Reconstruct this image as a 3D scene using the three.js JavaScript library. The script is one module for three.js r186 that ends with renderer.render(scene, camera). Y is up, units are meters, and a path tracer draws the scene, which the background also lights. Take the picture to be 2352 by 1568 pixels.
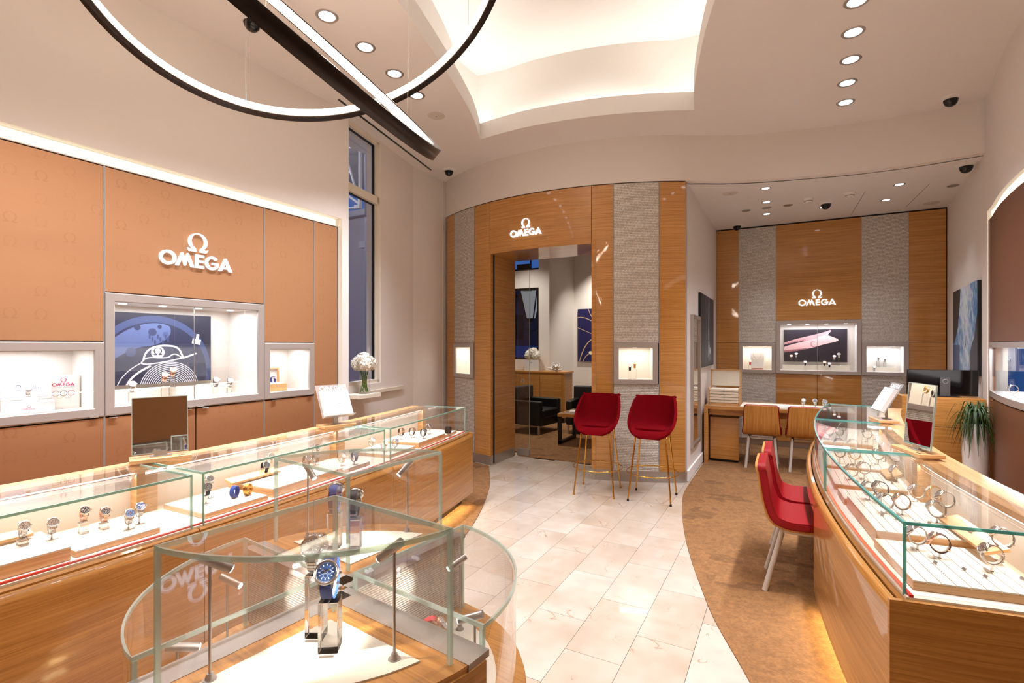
import * as THREE from 'three';
import { RoundedBoxGeometry } from 'three/addons/geometries/RoundedBoxGeometry.js';
import { mergeGeometries, toCreasedNormals } from 'three/addons/utils/BufferGeometryUtils.js';
import { RectAreaLightUniformsLib } from 'three/addons/lights/RectAreaLightUniformsLib.js';

// ---------- camera, sky, exposure ----------
const scene = new THREE.Scene();
const camera = new THREE.PerspectiveCamera(2 * Math.atan(784 / 1160) * 180 / Math.PI, 2352 / 1568, 0.05, 200);
camera.position.set(0, 1.62, 0);
camera.rotation.set(0, 28.5 * Math.PI / 180, 0);
camera.setViewOffset(2352, 1568, 0, -9, 2352, 1568);
camera.updateProjectionMatrix();
const renderer = new THREE.WebGLRenderer({ antialias: true });
renderer.toneMapping = THREE.LinearToneMapping;
renderer.toneMappingExposure = 0.43;
renderer.shadowMap.enabled = true;
RectAreaLightUniformsLib.init();
{ // dusk sky: deep blue overhead, a little paler near the horizon, with faint cloud streaks
  const w = 256, h = 128, d = new Float32Array(w * h * 4);
  for (let j = 0; j < h; j++) for (let i = 0; i < w; i++) {
    const el = (j + 0.5) / h * 2 - 1, k = (j * w + i) * 4;
    const t = Math.max(0, el), cl = 0.06 * Math.sin(i * 6.2832 * 5 / w + j * 0.35) * Math.sin(j * 0.5);
    d[k] = 0.07 - 0.04 * t + cl * 0.4; d[k + 1] = 0.24 - 0.1 * t + cl * 0.8; d[k + 2] = 0.8 - 0.2 * t + cl * 1.4; d[k + 3] = 1;
  }
  const sky = new THREE.DataTexture(d, w, h, THREE.RGBAFormat, THREE.FloatType);
  sky.mapping = THREE.EquirectangularReflectionMapping; sky.magFilter = THREE.LinearFilter; sky.minFilter = THREE.LinearFilter; sky.needsUpdate = true;
  scene.background = sky;
}

// ---------- helpers ----------
let seed = 7;
const rnd = () => { seed = (seed + 0x6d2b79f5) | 0; let t = Math.imul(seed ^ (seed >>> 15), 1 | seed); t = (t + Math.imul(t ^ (t >>> 7), 61 | t)) ^ t; return ((t ^ (t >>> 14)) >>> 0) / 4294967296; };
const rr = (a, b) => a + (b - a) * rnd();
const taken = {};
const numbered = (n) => { const k = taken[n] = (taken[n] ?? -1) + 1; return k ? n + '_' + String(k).padStart(3, '0') : n; };
const PI = Math.PI;
function nude(g) { // position, normal and uv only, not indexed
  const o = g.index ? g.toNonIndexed() : g;
  for (const k of Object.keys(o.attributes)) if (!['position', 'normal', 'uv'].includes(k)) o.deleteAttribute(k);
  if (!o.attributes.uv) o.setAttribute('uv', new THREE.BufferAttribute(new Float32Array(o.attributes.position.count * 2), 2));
  o.clearGroups();
  return o;
}
const mg = (...gs) => mergeGeometries(gs.flat().map(nude));
function uvm(g, ou = 0, ov = 0) { // uv in metres, from the side that a face looks to
  const p = g.attributes.position, n = g.attributes.normal, uv = new Float32Array(p.count * 2);
  for (let i = 0; i < p.count; i++) {
    const a = Math.abs(n.getX(i)), b = Math.abs(n.getY(i)), c = Math.abs(n.getZ(i));
    const [u, v] = b >= a && b >= c ? [p.getX(i), p.getZ(i)] : a >= c ? [p.getZ(i), p.getY(i)] : [p.getX(i), p.getY(i)];
    uv[2 * i] = u + ou; uv[2 * i + 1] = v + ov;
  }
  g.setAttribute('uv', new THREE.BufferAttribute(uv, 2));
  return g;
}
function uvSwap(g) { const a = g.attributes.uv; for (let i = 0; i < a.count; i++) { const u = a.getX(i); a.setXY(i, a.getY(i), u); } return g; }
const bx = (w, h, d, x = 0, y = 0, z = 0) => uvm(new THREE.BoxGeometry(w, h, d).translate(x, y, z), rr(0, 3), rr(0, 3));
const span = (x0, x1, y0, y1, z0, z1) => bx(x1 - x0, y1 - y0, z1 - z0, (x0 + x1) / 2, (y0 + y1) / 2, (z0 + z1) / 2);
const rb = (w, h, d, r, x = 0, y = 0, z = 0, s = 2) => uvm(new RoundedBoxGeometry(w, h, d, s, r).translate(x, y, z), rr(0, 3), rr(0, 3));
const cy = (r0, r1, h, x = 0, y = 0, z = 0, n = 20) => new THREE.CylinderGeometry(r0, r1, h, n).translate(x, y, z);
const V = (x, y, z) => new THREE.Vector3(x, y, z);
function rod(a, b, r, n = 8) { // a straight round bar from a to b
  const A = V(...a), B = V(...b), g = new THREE.CylinderGeometry(Array.isArray(r) ? r[1] : r, Array.isArray(r) ? r[0] : r, A.distanceTo(B), n);
  g.applyQuaternion(new THREE.Quaternion().setFromUnitVectors(V(0, 1, 0), B.clone().sub(A).normalize()));
  return g.translate(...A.add(B).multiplyScalar(0.5).toArray());
}
const tube = (pts, r, n = 40, m = 8, closed = false) => new THREE.TubeGeometry(new THREE.CatmullRomCurve3(pts.map((p) => V(...p)), closed), n, r, m, closed);
const lathe = (pts, n = 32) => new THREE.LatheGeometry(pts.map((p) => new THREE.Vector2(...p)), n);
const ext = (shape, depth, bevel = 0, seg = 10) => new THREE.ExtrudeGeometry(shape, { depth, bevelEnabled: bevel > 0, bevelSize: bevel, bevelThickness: bevel, bevelSegments: 1, curveSegments: seg });
const poly = (pts) => new THREE.Shape(pts.map((p) => new THREE.Vector2(...p)));
const slab = (pts, y0, y1, holes = []) => { // a flat plate with an outline given in x, z
  const s = poly(pts.map(([x, z]) => [x, -z])); for (const h of holes) s.holes.push(new THREE.Path(h.map(([x, z]) => new THREE.Vector2(x, -z))));
  return uvm(ext(s, y1 - y0).rotateX(-PI / 2).translate(0, y0, 0));
};
// a closed outline (offset from the line to its right, height) drawn along a line in x, z
function sweep(pts, prof, crease = 0.6, caps = true) {
  const n = pts.length, N = [], L = [0];
  for (let i = 0; i < n; i++) {
    const a = pts[Math.max(0, i - 1)], b = pts[Math.min(n - 1, i + 1)];
    const dx = b[0] - a[0], dz = b[1] - a[1], l = Math.hypot(dx, dz);
    N.push([-dz / l * -1, dx / l * -1]);
    if (i) L.push(L[i - 1] + Math.hypot(pts[i][0] - pts[i - 1][0], pts[i][1] - pts[i - 1][1]));
  }
  const at = (i, k) => [pts[i][0] + N[i][0] * prof[k][0], prof[k][1], pts[i][1] + N[i][1] * prof[k][0]];
  const pos = [], uv = [], m = prof.length, W = [0];
  for (let k = 0; k < m; k++) W.push(W[k] + Math.hypot(prof[(k + 1) % m][0] - prof[k][0], prof[(k + 1) % m][1] - prof[k][1]));
  const quad = (a, b, c, d, ua, ub, uc, ud) => { pos.push(...a, ...b, ...c, ...a, ...c, ...d); uv.push(...ua, ...ub, ...uc, ...ua, ...uc, ...ud); };
  for (let i = 0; i < n - 1; i++) for (let k = 0; k < m; k++) {
    const k2 = (k + 1) % m;
    quad(at(i, k), at(i, k2), at(i + 1, k2), at(i + 1, k), [L[i], W[k]], [L[i], W[k + 1]], [L[i + 1], W[k + 1]], [L[i + 1], W[k]]);
  }
  if (caps) for (const [i, flip] of [[0, true], [n - 1, false]]) for (const t of THREE.ShapeUtils.triangulateShape(prof.map((p) => new THREE.Vector2(...p)), [])) {
    const o = flip ? [t[2], t[1], t[0]] : t;
    for (const k of o) { pos.push(...at(i, k)); uv.push(...prof[k]); }
  }
  let vol = 0;
  for (let i = 0; i < pos.length; i += 9) { const [a, b, c, d, e, f, g, h, j] = pos.slice(i, i + 9); vol += a * (e * j - f * h) - b * (d * j - f * g) + c * (d * h - e * g); }
  if (vol < 0) for (let i = 0; i < pos.length / 3; i += 3) {
    for (let q = 0; q < 3; q++) { const t = pos[i * 3 + 3 + q]; pos[i * 3 + 3 + q] = pos[i * 3 + 6 + q]; pos[i * 3 + 6 + q] = t; }
    for (let q = 0; q < 2; q++) { const t = uv[i * 2 + 2 + q]; uv[i * 2 + 2 + q] = uv[i * 2 + 4 + q]; uv[i * 2 + 4 + q] = t; }
  }
  const g = new THREE.BufferGeometry();
  g.setAttribute('position', new THREE.Float32BufferAttribute(pos, 3)); g.setAttribute('uv', new THREE.Float32BufferAttribute(uv, 2));
  g.computeVertexNormals();
  return toCreasedNormals(g, crease);
}
const band = (pts, o0, o1, y0, y1) => sweep(pts, [[o0, y0], [o1, y0], [o1, y1], [o0, y1]]);
const fine = (f, a, b, n) => Array.from({ length: n + 1 }, (_, i) => f(a + (b - a) * i / n));

function mesh(parent, name, geo, mat, label) {
  const m = new THREE.Mesh(geo, mat); m.name = parent === scene ? numbered(name) : name; m.castShadow = m.receiveShadow = true;
  if (label) m.userData.label = label;
  parent.add(m); return m;
}
function thing(name, label, category, [x, y, z] = [0, 0, 0], turn = 0, group) {
  const o = new THREE.Group(); o.name = numbered(name); o.position.set(x, y, z); o.rotation.y = turn;
  o.userData = { label, category }; if (group) o.userData.group = group;
  scene.add(o); return o;
}
function one(name, label, category, geo, mat, group) {
  const m = mesh(scene, name, geo, mat); Object.assign(m.userData, { label, category }); if (group) m.userData.group = group; return m;
}
function struct(name, geo, mat, label) {
  const m = geo ? mesh(scene, name, geo, mat) : new THREE.Group();
  if (!geo) { m.name = numbered(name); scene.add(m); }
  m.userData.kind = 'structure'; if (label) m.userData.label = label; return m;
}
function copy(src, label, [x, y, z], turn = 0, group) {
  const o = src.clone(); o.name = numbered(src.userData.base || src.name.replace(/_\d{3}$/, '')); o.userData = { ...src.userData, label };
  o.position.set(x, y, z); o.rotation.y = turn; if (group) o.userData.group = group; scene.add(o); return o;
}
const col = (h) => new THREE.Color(h);
function area(w, h, color, nits, from, to, name = 'area_lamp') {
  const l = new THREE.RectAreaLight(color, nits, w, h); l.position.set(...from); l.lookAt(...to); l.name = name; scene.add(l); return l;
}
function spot(color, cd, from, to, angle, pen = 0.6, rad = 2) {
  const l = new THREE.SpotLight(color, cd, 0, angle, pen, 2); l.position.set(...from); l.target.position.set(...to); l.castShadow = true; l.shadow.radius = rad;
  scene.add(l, l.target); return l;
}
function bulb(color, cd, at, rad = 2) { const l = new THREE.PointLight(color, cd, 0, 2); l.position.set(...at); l.castShadow = true; l.shadow.radius = rad; scene.add(l); return l; }
// ---------- textures and materials ----------
const hash = (x, y, s) => { let h = Math.imul(x, 374761393) ^ Math.imul(y, 668265263) ^ Math.imul(s, 1274126177); h = Math.imul(h ^ (h >>> 13), 1274126177); return ((h ^ (h >>> 16)) >>> 0) / 4294967296; };
function pn(x, y, px, py, s) { // noise that repeats after px, py cells
  const i = Math.floor(x), j = Math.floor(y), f = x - i, g = y - j, a = f * f * (3 - 2 * f), b = g * g * (3 - 2 * g), m = (n, p) => ((n % p) + p) % p;
  const h = (u, v) => hash(m(u, px), m(v, py), s);
  return (h(i, j) * (1 - a) + h(i + 1, j) * a) * (1 - b) + (h(i, j + 1) * (1 - a) + h(i + 1, j + 1) * a) * b;
}
const clamp = (v) => Math.max(0, Math.min(255, v));
function dataTex(w, h, f, srgb, rx, ry) {
  const d = new Uint8Array(w * h * 4);
  for (let j = 0; j < h; j++) for (let i = 0; i < w; i++) { const c = f(i / w, j / h), k = (j * w + i) * 4; d[k] = clamp(c[0]); d[k + 1] = clamp(c[1]); d[k + 2] = clamp(c[2]); d[k + 3] = 255; }
  const t = new THREE.DataTexture(d, w, h); t.wrapS = t.wrapT = THREE.RepeatWrapping; t.magFilter = THREE.LinearFilter; t.minFilter = THREE.LinearMipmapLinearFilter; t.generateMipmaps = true;
  if (srgb) t.colorSpace = THREE.SRGBColorSpace; t.repeat.set(1 / rx, 1 / ry); t.needsUpdate = true; return t;
}
const mix = (a, b, t) => a.map((v, i) => v + (b[i] - v) * t);
function woodTex(dark, light, s) {
  return dataTex(1024, 1024, (u, v) => {
    const wv = v + 0.004 * Math.sin(u * 6.283 * 2) + 0.006 * pn(u * 6, v * 6, 6, 6, s + 9);
    let t = 0.34 * pn(u * 3, wv * 70, 3, 70, s) + 0.5 * pn(u * 7, wv * 190, 7, 190, s + 1) + 0.16 * pn(u * 2, wv * 12, 2, 12, s + 2);
    const pore = pn(u * 26, wv * 420, 26, 420, s + 3);
    t = (t - 0.5) * 1.15 + 0.55 - (pore > 0.74 ? 0.22 : 0);
    return mix(dark, light, Math.max(0, Math.min(1, t)));
  }, true, 1.5, 0.75);
}
const canvasTex = (w, h, draw) => {
  const c = document.createElement('canvas'); c.width = w; c.height = h; draw(c.getContext('2d'), w, h);
  const t = new THREE.CanvasTexture(c); t.colorSpace = THREE.SRGBColorSpace; t.magFilter = THREE.LinearFilter; t.anisotropy = 4; return t;
};
const std = (o) => new THREE.MeshStandardMaterial(o), phy = (o) => new THREE.MeshPhysicalMaterial(o);
const glow = (c, k) => new THREE.MeshStandardMaterial({ color: 0x222222, emissive: c, emissiveIntensity: k });

const oakTex = woodTex([164, 107, 42], [212, 153, 80], 3);
const oakPale = woodTex([186, 136, 82], [222, 178, 124], 17);
const marbleTex = dataTex(1024, 1024, (u, v) => {
  const c = 0.5 * pn(u * 5, v * 5, 5, 5, 31) + 0.3 * pn(u * 13, v * 13, 13, 13, 32) + 0.2 * pn(u * 40, v * 40, 40, 40, 33);
  const w = u + 0.08 * pn(u * 6, v * 6, 6, 6, 34) + 0.03 * pn(u * 20, v * 20, 20, 20, 37), x = v + 0.08 * pn(u * 6, v * 6, 6, 6, 35);
  const j2 = 0.05 * pn(u * 60, v * 60, 60, 60, 38), r = Math.abs(pn((w + j2) * 16, (x + j2) * 16, 16, 16, 36) - 0.5) * 2, on = pn(u * 14, v * 14, 14, 14, 39), vein = Math.max(0, 1 - r / 0.03) * (on > 0.72 ? 0.7 : on > 0.6 ? 0.2 : 0.02);
  return mix(mix([184, 168, 150], [198, 185, 170], (c - 0.3) * 2.4), [136, 100, 72], vein);
}, true, 2.4, 2.4);
const carpetTex = dataTex(1024, 1024, (u, v) => {
  const a = pn(u * 300, v * 300, 300, 300, 41), b = pn(u * 90, v * 90, 90, 90, 42), c = pn(u * 9 + 0.6 * pn(u * 6, v * 6, 6, 6, 46), v * 16, 9, 16, 43), e = pn(u * 26, v * 40, 26, 40, 44);
  let t = 0.5 + 0.3 * (a - 0.5) + 0.25 * (b - 0.5) - (c > 0.72 && e > 0.5 ? 0.26 * Math.min(1, (c - 0.66) * 9) : 0) + 0.14 * (c - 0.5);
  return mix([98, 66, 35], [170, 122, 74], t);
}, true, 3, 3);
const carpetBump = dataTex(256, 256, (u, v) => { const k = 255 * (0.6 * pn(u * 120, v * 120, 120, 120, 51) + 0.4 * pn(u * 40, v * 40, 40, 40, 52)); return [k, k, k]; }, false, 0.5, 0.5);
// rows of small uneven metal beads: 26 rows in half a metre
const beadH = (u, v) => {
  const rows = 26, y = v * rows + 0.12 * (pn(u * 40, v * 26, 40, 26, 60) - 0.5), j = Math.floor(y), fy = y - j, cols = 42, jj = ((j % rows) + rows) % rows;
  const x = u * cols + hash(jj, 3, 61) * 2 + 0.9 * (pn(u * 20, jj, 20, rows, 62) - 0.5), fx = x - Math.floor(x);
  const hh = 0.6 + 0.4 * hash(Math.floor(x) % cols, jj, 63);
  const sy = Math.max(0, 1 - ((fy - 0.5) / 0.44) ** 2), sx = Math.max(0, 1 - ((fx - 0.5) / 0.5) ** 4);
  return hh * Math.sqrt(sy) * (0.35 + 0.65 * Math.sqrt(sx));
};
const beadBump = dataTex(1024, 1024, (u, v) => { const k = 255 * beadH(u, v); return [k, k, k]; }, false, 0.5, 0.5);
const beadCol = dataTex(1024, 1024, (u, v) => { const k = beadH(u, v), t = 0.92 + 0.14 * (hash(Math.floor(u * 42), Math.floor(v * 26), 64) - 0.5); return k < 0.2 ? [128, 118, 108] : [236 * t, 229 * t, 218 * t]; }, true, 0.5, 0.5);
const again = (t, rx, ry) => { const c = t.clone(); c.repeat.set(1 / rx, 1 / ry); c.needsUpdate = true; return c; };
const grainBump = dataTex(256, 256, (u, v) => { const k = 255 * (0.5 * pn(u * 64, v * 64, 64, 64, 71) + 0.5 * pn(u * 30, v * 30, 30, 30, 72)); return [k, k, k]; }, false, 0.12, 0.12);

const M = {
  oak: phy({ map: oakTex, roughness: 0.38, clearcoat: 1, clearcoatRoughness: 0.04 }),
  oakMatt: phy({ map: oakTex, roughness: 0.45, clearcoat: 0.3, clearcoatRoughness: 0.2 }),
  pale: phy({ map: oakPale, roughness: 0.4, clearcoat: 0.5, clearcoatRoughness: 0.1 }),
  marble: [0xffffff, 0xfdfbf9, 0xfefcf9, 0xfbf9f6].map((c) => phy({ map: marbleTex, color: c, roughness: 0.2, clearcoat: 0.45, clearcoatRoughness: 0.04 })),
  grout: std({ color: 0xc4b39c, roughness: 0.8 }),
  carpet: std({ map: carpetTex, bumpMap: carpetBump, bumpScale: 0.004, roughness: 0.96 }),
  wall: std({ color: 0xe8e1da, roughness: 0.75 }),
  white: std({ color: 0xf0ece6, roughness: 0.7 }),
  ceil: std({ color: 0xeeeae6, roughness: 0.8 }),
  bead: phy({ color: 0xffffff, map: beadCol, bumpMap: beadBump, bumpScale: 0.004, metalness: 0.3, roughness: 0.3 }),
  beadFine: phy({ color: 0xffffff, map: again(beadCol, 0.17, 0.17), bumpMap: again(beadBump, 0.17, 0.17), bumpScale: 0.002, metalness: 0.12, roughness: 0.2 }),
  steel: phy({ color: 0xb9b3ad, metalness: 0.85, roughness: 0.34 }),
  frame: phy({ color: 0xb8b0aa, metalness: 0.45, roughness: 0.4 }),
  chrome: phy({ color: 0xd8d8d8, metalness: 1, roughness: 0.12 }),
  silver: phy({ color: 0xc9c6c2, metalness: 1, roughness: 0.22 }),
  gold: phy({ color: 0xd9a75a, metalness: 1, roughness: 0.18 }),
  rose: phy({ color: 0xe0b49a, metalness: 1, roughness: 0.22 }),
  brass: phy({ color: 0xd6a551, metalness: 1, roughness: 0.16 }),
  dark: phy({ color: 0x2a211c, metalness: 0.5, roughness: 0.35 }),
  legGrey: std({ color: 0xc2b8ad, roughness: 0.5 }),
  black: std({ color: 0x0b0b0c, roughness: 0.45 }),
  gap: std({ color: 0x1a120c, roughness: 0.8 }),
  blackGloss: phy({ color: 0x08090b, roughness: 0.12 }),
  cream: std({ color: 0xe8dfcc, roughness: 0.6 }),
  caseWhite: std({ color: 0xebe5dc, roughness: 0.7 }),
  paper: std({ color: 0xe9e7e4, roughness: 0.5 }),
  slat: std({ color: 0xe2d8c4, roughness: 0.55 }),
  red: phy({ color: 0x880510, specularIntensity: 0.6, roughness: 0.4, bumpMap: grainBump, bumpScale: 0.0004 }),
  velvet: phy({ color: 0x6c000b, roughness: 0.9, specularIntensity: 0.15 }),
  redTrim: phy({ color: 0xc8291e, roughness: 0.3 }),
  ply: std({ map: again(oakPale, 0.8, 0.3), color: 0xf0cf9a, roughness: 0.5 }),
  leatherBlack: phy({ color: 0x15110f, roughness: 0.42, bumpMap: grainBump, bumpScale: 0.0006 }),
  glass: phy({ color: 0xffffff, transmission: 1, thickness: 0, roughness: 0.0, ior: 1.5 }),
  glassEdge: phy({ color: 0xe4f1ea, transmission: 0.65, thickness: 0, roughness: 0.12, ior: 1.5 }),
  counterEdge: phy({ color: 0xb2d2c6, transmission: 0.5, thickness: 0, roughness: 0.1, ior: 1.5 }),
  tealEdge: phy({ color: 0x78c4be, transmission: 0.45, thickness: 0, roughness: 0.1, ior: 1.5 }),
  acrylic: phy({ color: 0xffffff, transmission: 1, thickness: 0.04, roughness: 0.0, ior: 1.45 }),
  film: phy({ color: 0xf4f4f2, transmission: 0.85, thickness: 0, roughness: 0.15, ior: 1.45 }),
  mirror: phy({ color: 0xf2f2f0, metalness: 1, roughness: 0.01 }),
  leaf: std({ color: 0x2b4412, roughness: 0.55 }),
  stem: std({ color: 0x4f7a2c, roughness: 0.6 }),
  petal: std({ color: 0xf3efe2, roughness: 0.8 }),
  led: glow(0xfff4e6, 14), ledWarm: glow(0xffb45c, 6), lamp: glow(0xf4f8ff, 12), sign: glow(0xf8f6ff, 3.0), cove: glow(0xfff0d4, 3.4), ringGlow: glow(0xffe4ca, 42),
};
// the horseshoe emblem and the five capital letters, as outlines
function emblemShape(s = 1, cx = 0, cyy = 0) {
  const a = [], P = (x, y) => a.push([cx + x * s, cyy + y * s]);
  for (let i = 0; i <= 40; i++) { const t = (-54 + 288 * i / 40) * PI / 180; P(0.5 * Math.cos(t), 0.12 + 0.47 * Math.sin(t)); }
  P(-0.42, -0.3); P(-0.54, -0.24); P(-0.46, -0.42); P(-0.09, -0.42);
  for (let i = 0; i <= 40; i++) { const t = (248 - 316 * i / 40) * PI / 180; P(0.345 * Math.cos(t), 0.14 + 0.4 * Math.sin(t)); }
  P(0.09, -0.42); P(0.46, -0.42); P(0.54, -0.24); P(0.42, -0.3);
  return poly(a);
}
function letterShapes(h, x0, y0) { // the word, letter height h, from x0 along the line y0
  const out = [], T = (pts, dx) => pts.map(([x, y]) => [x0 + (dx + x) * h, y0 + y * h]);
  const ring = (rx, ry, ccx, n = 36) => Array.from({ length: n }, (_, i) => [ccx + rx * Math.cos(i / n * 2 * PI), 0.5 + ry * Math.sin(i / n * 2 * PI)]);
  const O = poly(T(ring(0.56, 0.52, 0.56), 0)); O.holes.push(new THREE.Path(T(ring(0.355, 0.325, 0.56), 0).map((p) => new THREE.Vector2(...p)))); out.push(O);
  out.push(poly(T([[0, 0], [0.42, 1], [0.5, 1], [0.66, 0.6], [0.82, 1], [0.9, 1], [1.32, 0], [1.1, 0], [0.86, 0.58], [0.7, 0.05], [0.62, 0.05], [0.46, 0.58], [0.22, 0]], 1.06)));
  out.push(poly(T([[0, 0], [0.62, 0], [0.62, 0.19], [0.21, 0.19], [0.21, 0.41], [0.6, 0.41], [0.6, 0.59], [0.21, 0.59], [0.21, 0.81], [0.62, 0.81], [0.62, 1], [0, 1]], 2.47)));
  const G = []; for (let i = 0; i <= 30; i++) { const t = (40 + 300 * i / 30) * PI / 180; G.push([0.52 + 0.52 * Math.cos(t), 0.5 + 0.52 * Math.sin(t)]); }
  G.push([1.03, 0.55], [0.52, 0.55], [0.52, 0.38], [0.8, 0.38]);
  for (let i = 0; i <= 26; i++) { const t = (322 - 284 * i / 26) * PI / 180; G.push([0.52 + 0.325 * Math.cos(t), 0.5 + 0.325 * Math.sin(t)]); }
  out.push(poly(T(G, 3.2)));
  const A = poly(T([[0, 0], [0.48, 1], [0.6, 1], [1.08, 0], [0.84, 0], [0.76, 0.18], [0.32, 0.18], [0.24, 0]], 4.22)); A.holes.push(new THREE.Path(T([[0.39, 0.34], [0.54, 0.7], [0.69, 0.34]], 4.22).map((p) => new THREE.Vector2(...p)))); out.push(A);
  return out;
}
// the same outlines on a canvas (y grows downwards there)
function inkMark(g, cx, top, w, colr, letters = true) {
  const h = w / 5.3; g.fillStyle = colr;
  const fill = (s, fy) => { g.beginPath(); const run = (p) => p.getPoints(8).forEach((q, i) => (i ? g.lineTo(q.x, fy - q.y) : g.moveTo(q.x, fy - q.y))); run(s); s.holes.forEach((k) => { g.closePath(); run(k); }); g.closePath(); g.fill('evenodd'); };
  fill(emblemShape(w * 0.27, cx, 0), top + w * 0.16);
  if (letters) for (const s of letterShapes(h, cx - w / 2, 0)) fill(s, top + w * 0.3 + h);
}
const emblemTex = (rough) => { // staggered emblems, faint on satin copper
  const t = canvasTex(1024, 1024, (g, w, h) => {
    g.fillStyle = rough ? 'rgb(120,120,120)' : 'rgb(184,136,97)'; g.fillRect(0, 0, w, h);
    for (let k = 0; k < 26000; k++) { const a = rnd() * 18 | 0; g.fillStyle = rough ? `rgba(${110 + a * 2},${110 + a * 2},${110 + a * 2},.4)` : `rgba(${174 + a},${126 + a},${87 + a},.35)`; g.fillRect(rnd() * w, rnd() * h, 2, 2); }
    for (let i = 0; i < 9; i++) for (let j = -1; j < 9; j++) {
      if (hash(i, (j + 9) % 9, 5) < 0.3) continue;
      const x = (i + 0.5) * w / 9, y = (j + 0.5 + (i % 2) * 0.5) * h / 9, a = 0.14 + 0.26 * hash(i, (j + 9) % 9, 8);
      inkMark(g, x, y - 34, 190, rough ? `rgba(84,84,84,${a + 0.1})` : `rgba(162,114,76,${a})`, false);
    }
  });
  t.wrapS = t.wrapT = THREE.RepeatWrapping; t.repeat.set(1 / 1.3, 1 / 1.3); if (rough) t.colorSpace = THREE.NoColorSpace; return t;
};
M.copper = phy({ map: emblemTex(false), roughnessMap: emblemTex(true), roughness: 1, metalness: 0.4 });
M.copperLow = phy({ map: M.copper.map, roughnessMap: M.copper.roughnessMap, roughness: 0.75, metalness: 0.5 });
M.brown = phy({ color: 0x7e5540, roughness: 0.42, metalness: 0.4, bumpMap: grainBump, bumpScale: 0.0003 });  // copper of the dim right wall, its shade put into the base colour
// ---------- the room shell ----------
const CEIL = 4.1, SOFF = 3.56, DOORH = 2.85;
// entrance wall: a shallow arc bulging into the shop
const arcZ = (x) => -5.76 - (3.5 - Math.sqrt(3.5 * 3.5 - (x + 2.75) ** 2));
const arc = (x0, x1, n = 10) => fine((x) => [x, arcZ(x)], x0, x1, n);
const splinePts = (pts, n) => new THREE.CatmullRomCurve3(pts.map(([x, z]) => V(x, 0, z)), false, 'centripetal').getPoints(n).map((p) => [p.x, p.z]);
// right wall line, far end first
const rightLine = splinePts([[1.76, -6.72], [1.735, -6.5], [1.63, -5.85], [1.57, -5.15], [1.58, -4.4], [1.68, -3.6], [1.9, -2.7], [2.3, -1.5], [2.8, 0], [3.2, 2.6]], 60);

// floor: bed with marble tiles laid in running bond
const floor = struct('floor', span(-7.2, 3.6, -0.2, -0.012, -12.6, 2.8), M.grout, 'cream marble tiles in running bond');
{
  const tw = 0.305, tl = 0.61, g = Array.from({ length: 6 }, () => { const b = new THREE.BoxGeometry(tw - 0.0025, 0.012, tl - 0.0025); return uvm(b, rr(0, 5), rr(0, 5)); });
  const leftEdge = (z) => z < -5.8 ? -3.55 : z < -3.64 ? -2.418 + (z + 3.64) * 0.5 - 0.05 : -2.3;
  for (let i = -7; i < 14; i++) for (let j = 0; j < 16; j++) {
    const x = -1.4975 + i * tw, z = -3.12 + (i % 2 ? 0.305 : 0) + tl * (j - 6) + tl / 2;
    if (z < -6.9 || z > 2.4 || x < leftEdge(z) - tw || x > (z < -2.7 ? -0.1 : 0.9 + 0.5 * z + 1.4)) continue;
    const m = mesh(floor, 'tile', g[Math.floor(rnd() * 6)], M.marble[Math.floor(rnd() * 4)]); m.position.set(x, -0.006, z); m.rotation.y = rnd() < 0.5 ? PI : 0;
  }
}
const leftCarpet = [...splinePts([[-3.5, -5.8], [-3.21, -5.34], [-2.97, -4.93], [-2.755, -4.49], [-2.57, -4.06], [-2.418, -3.64], [-2.28, -3.1], [-2.17, -2.4], [-2.1, -1.6], [-2.08, -0.8], [-2.1, 0], [-2.25, 1], [-2.45, 2.55]], 60), [-4.3, 2.55], [-4.5, -6.1]];
struct('carpet', slab(leftCarpet, 0, 0.007), M.carpet, 'tan cut-pile carpet under the long counter');
const rightCarpet = [...splinePts([[-1.0, -6.3], [-0.982, -5.72], [-0.914, -5.25], [-0.805, -4.69], [-0.665, -4.12], [-0.528, -3.66], [-0.377, -3.2], [-0.163, -2.7], [0.07, -2.1], [0.38, -1.4], [0.75, -0.7], [1.4, 0.4], [2.2, 1.5], [2.9, 2.55]], 60), [3.3, 2.55], [3.3, -9.13], [-1.0, -9.13]];
struct('carpet', slab(rightCarpet, 0, 0.007), M.carpet, 'tan cut-pile carpet on the side of the red chairs');
struct('carpet', slab([[-3.46, -6.56], [-2.1, -6.56], [-1.2, -6.9], [-1.2, -11.2], [-7, -11.2], [-7, -6.8], [-3.46, -6.8]], 0, 0.007), M.carpet, 'tan carpet of the lounge');

// main ceiling with the curved opening
const hole = [...splinePts([[-2.1, 0.9], [-2.12, -0.4], [-2.22, -1.6], [-2.46, -2.79], [-2.66, -3.57], [-2.84, -4.17], [-3.0, -4.63], [-3.24, -5.16]], 30),
  ...splinePts([[-3.24, -5.16], [-2.64, -5.12], [-2.13, -5.17], [-1.67, -5.27], [-1.24, -5.42], [-0.85, -5.59]], 16).slice(1),
  ...splinePts([[-0.85, -5.59], [-0.77, -5.1], [-0.65, -4.58], [-0.54, -4.17], [-0.35, -3.6], [-0.05, -2.7], [0.3, -1.6], [0.6, -0.4], [0.7, 0.9]], 30).slice(1)];
const bulk = [...arc(-4.56, -1.08, 24), ...splinePts([[-1.036, -6.22], [-0.48, -6.52], [0.19, -6.7], [0.72, -6.8], [1.25, -6.81], [1.78, -6.73]], 20)];
struct('ceiling', slab([[-4.8, -7.2], [3.6, -7.2], [3.6, 2.8], [-4.8, 2.8]], CEIL, CEIL + 0.1, [hole]), M.ceil, 'cream plaster ceiling with a curved recess');
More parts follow.
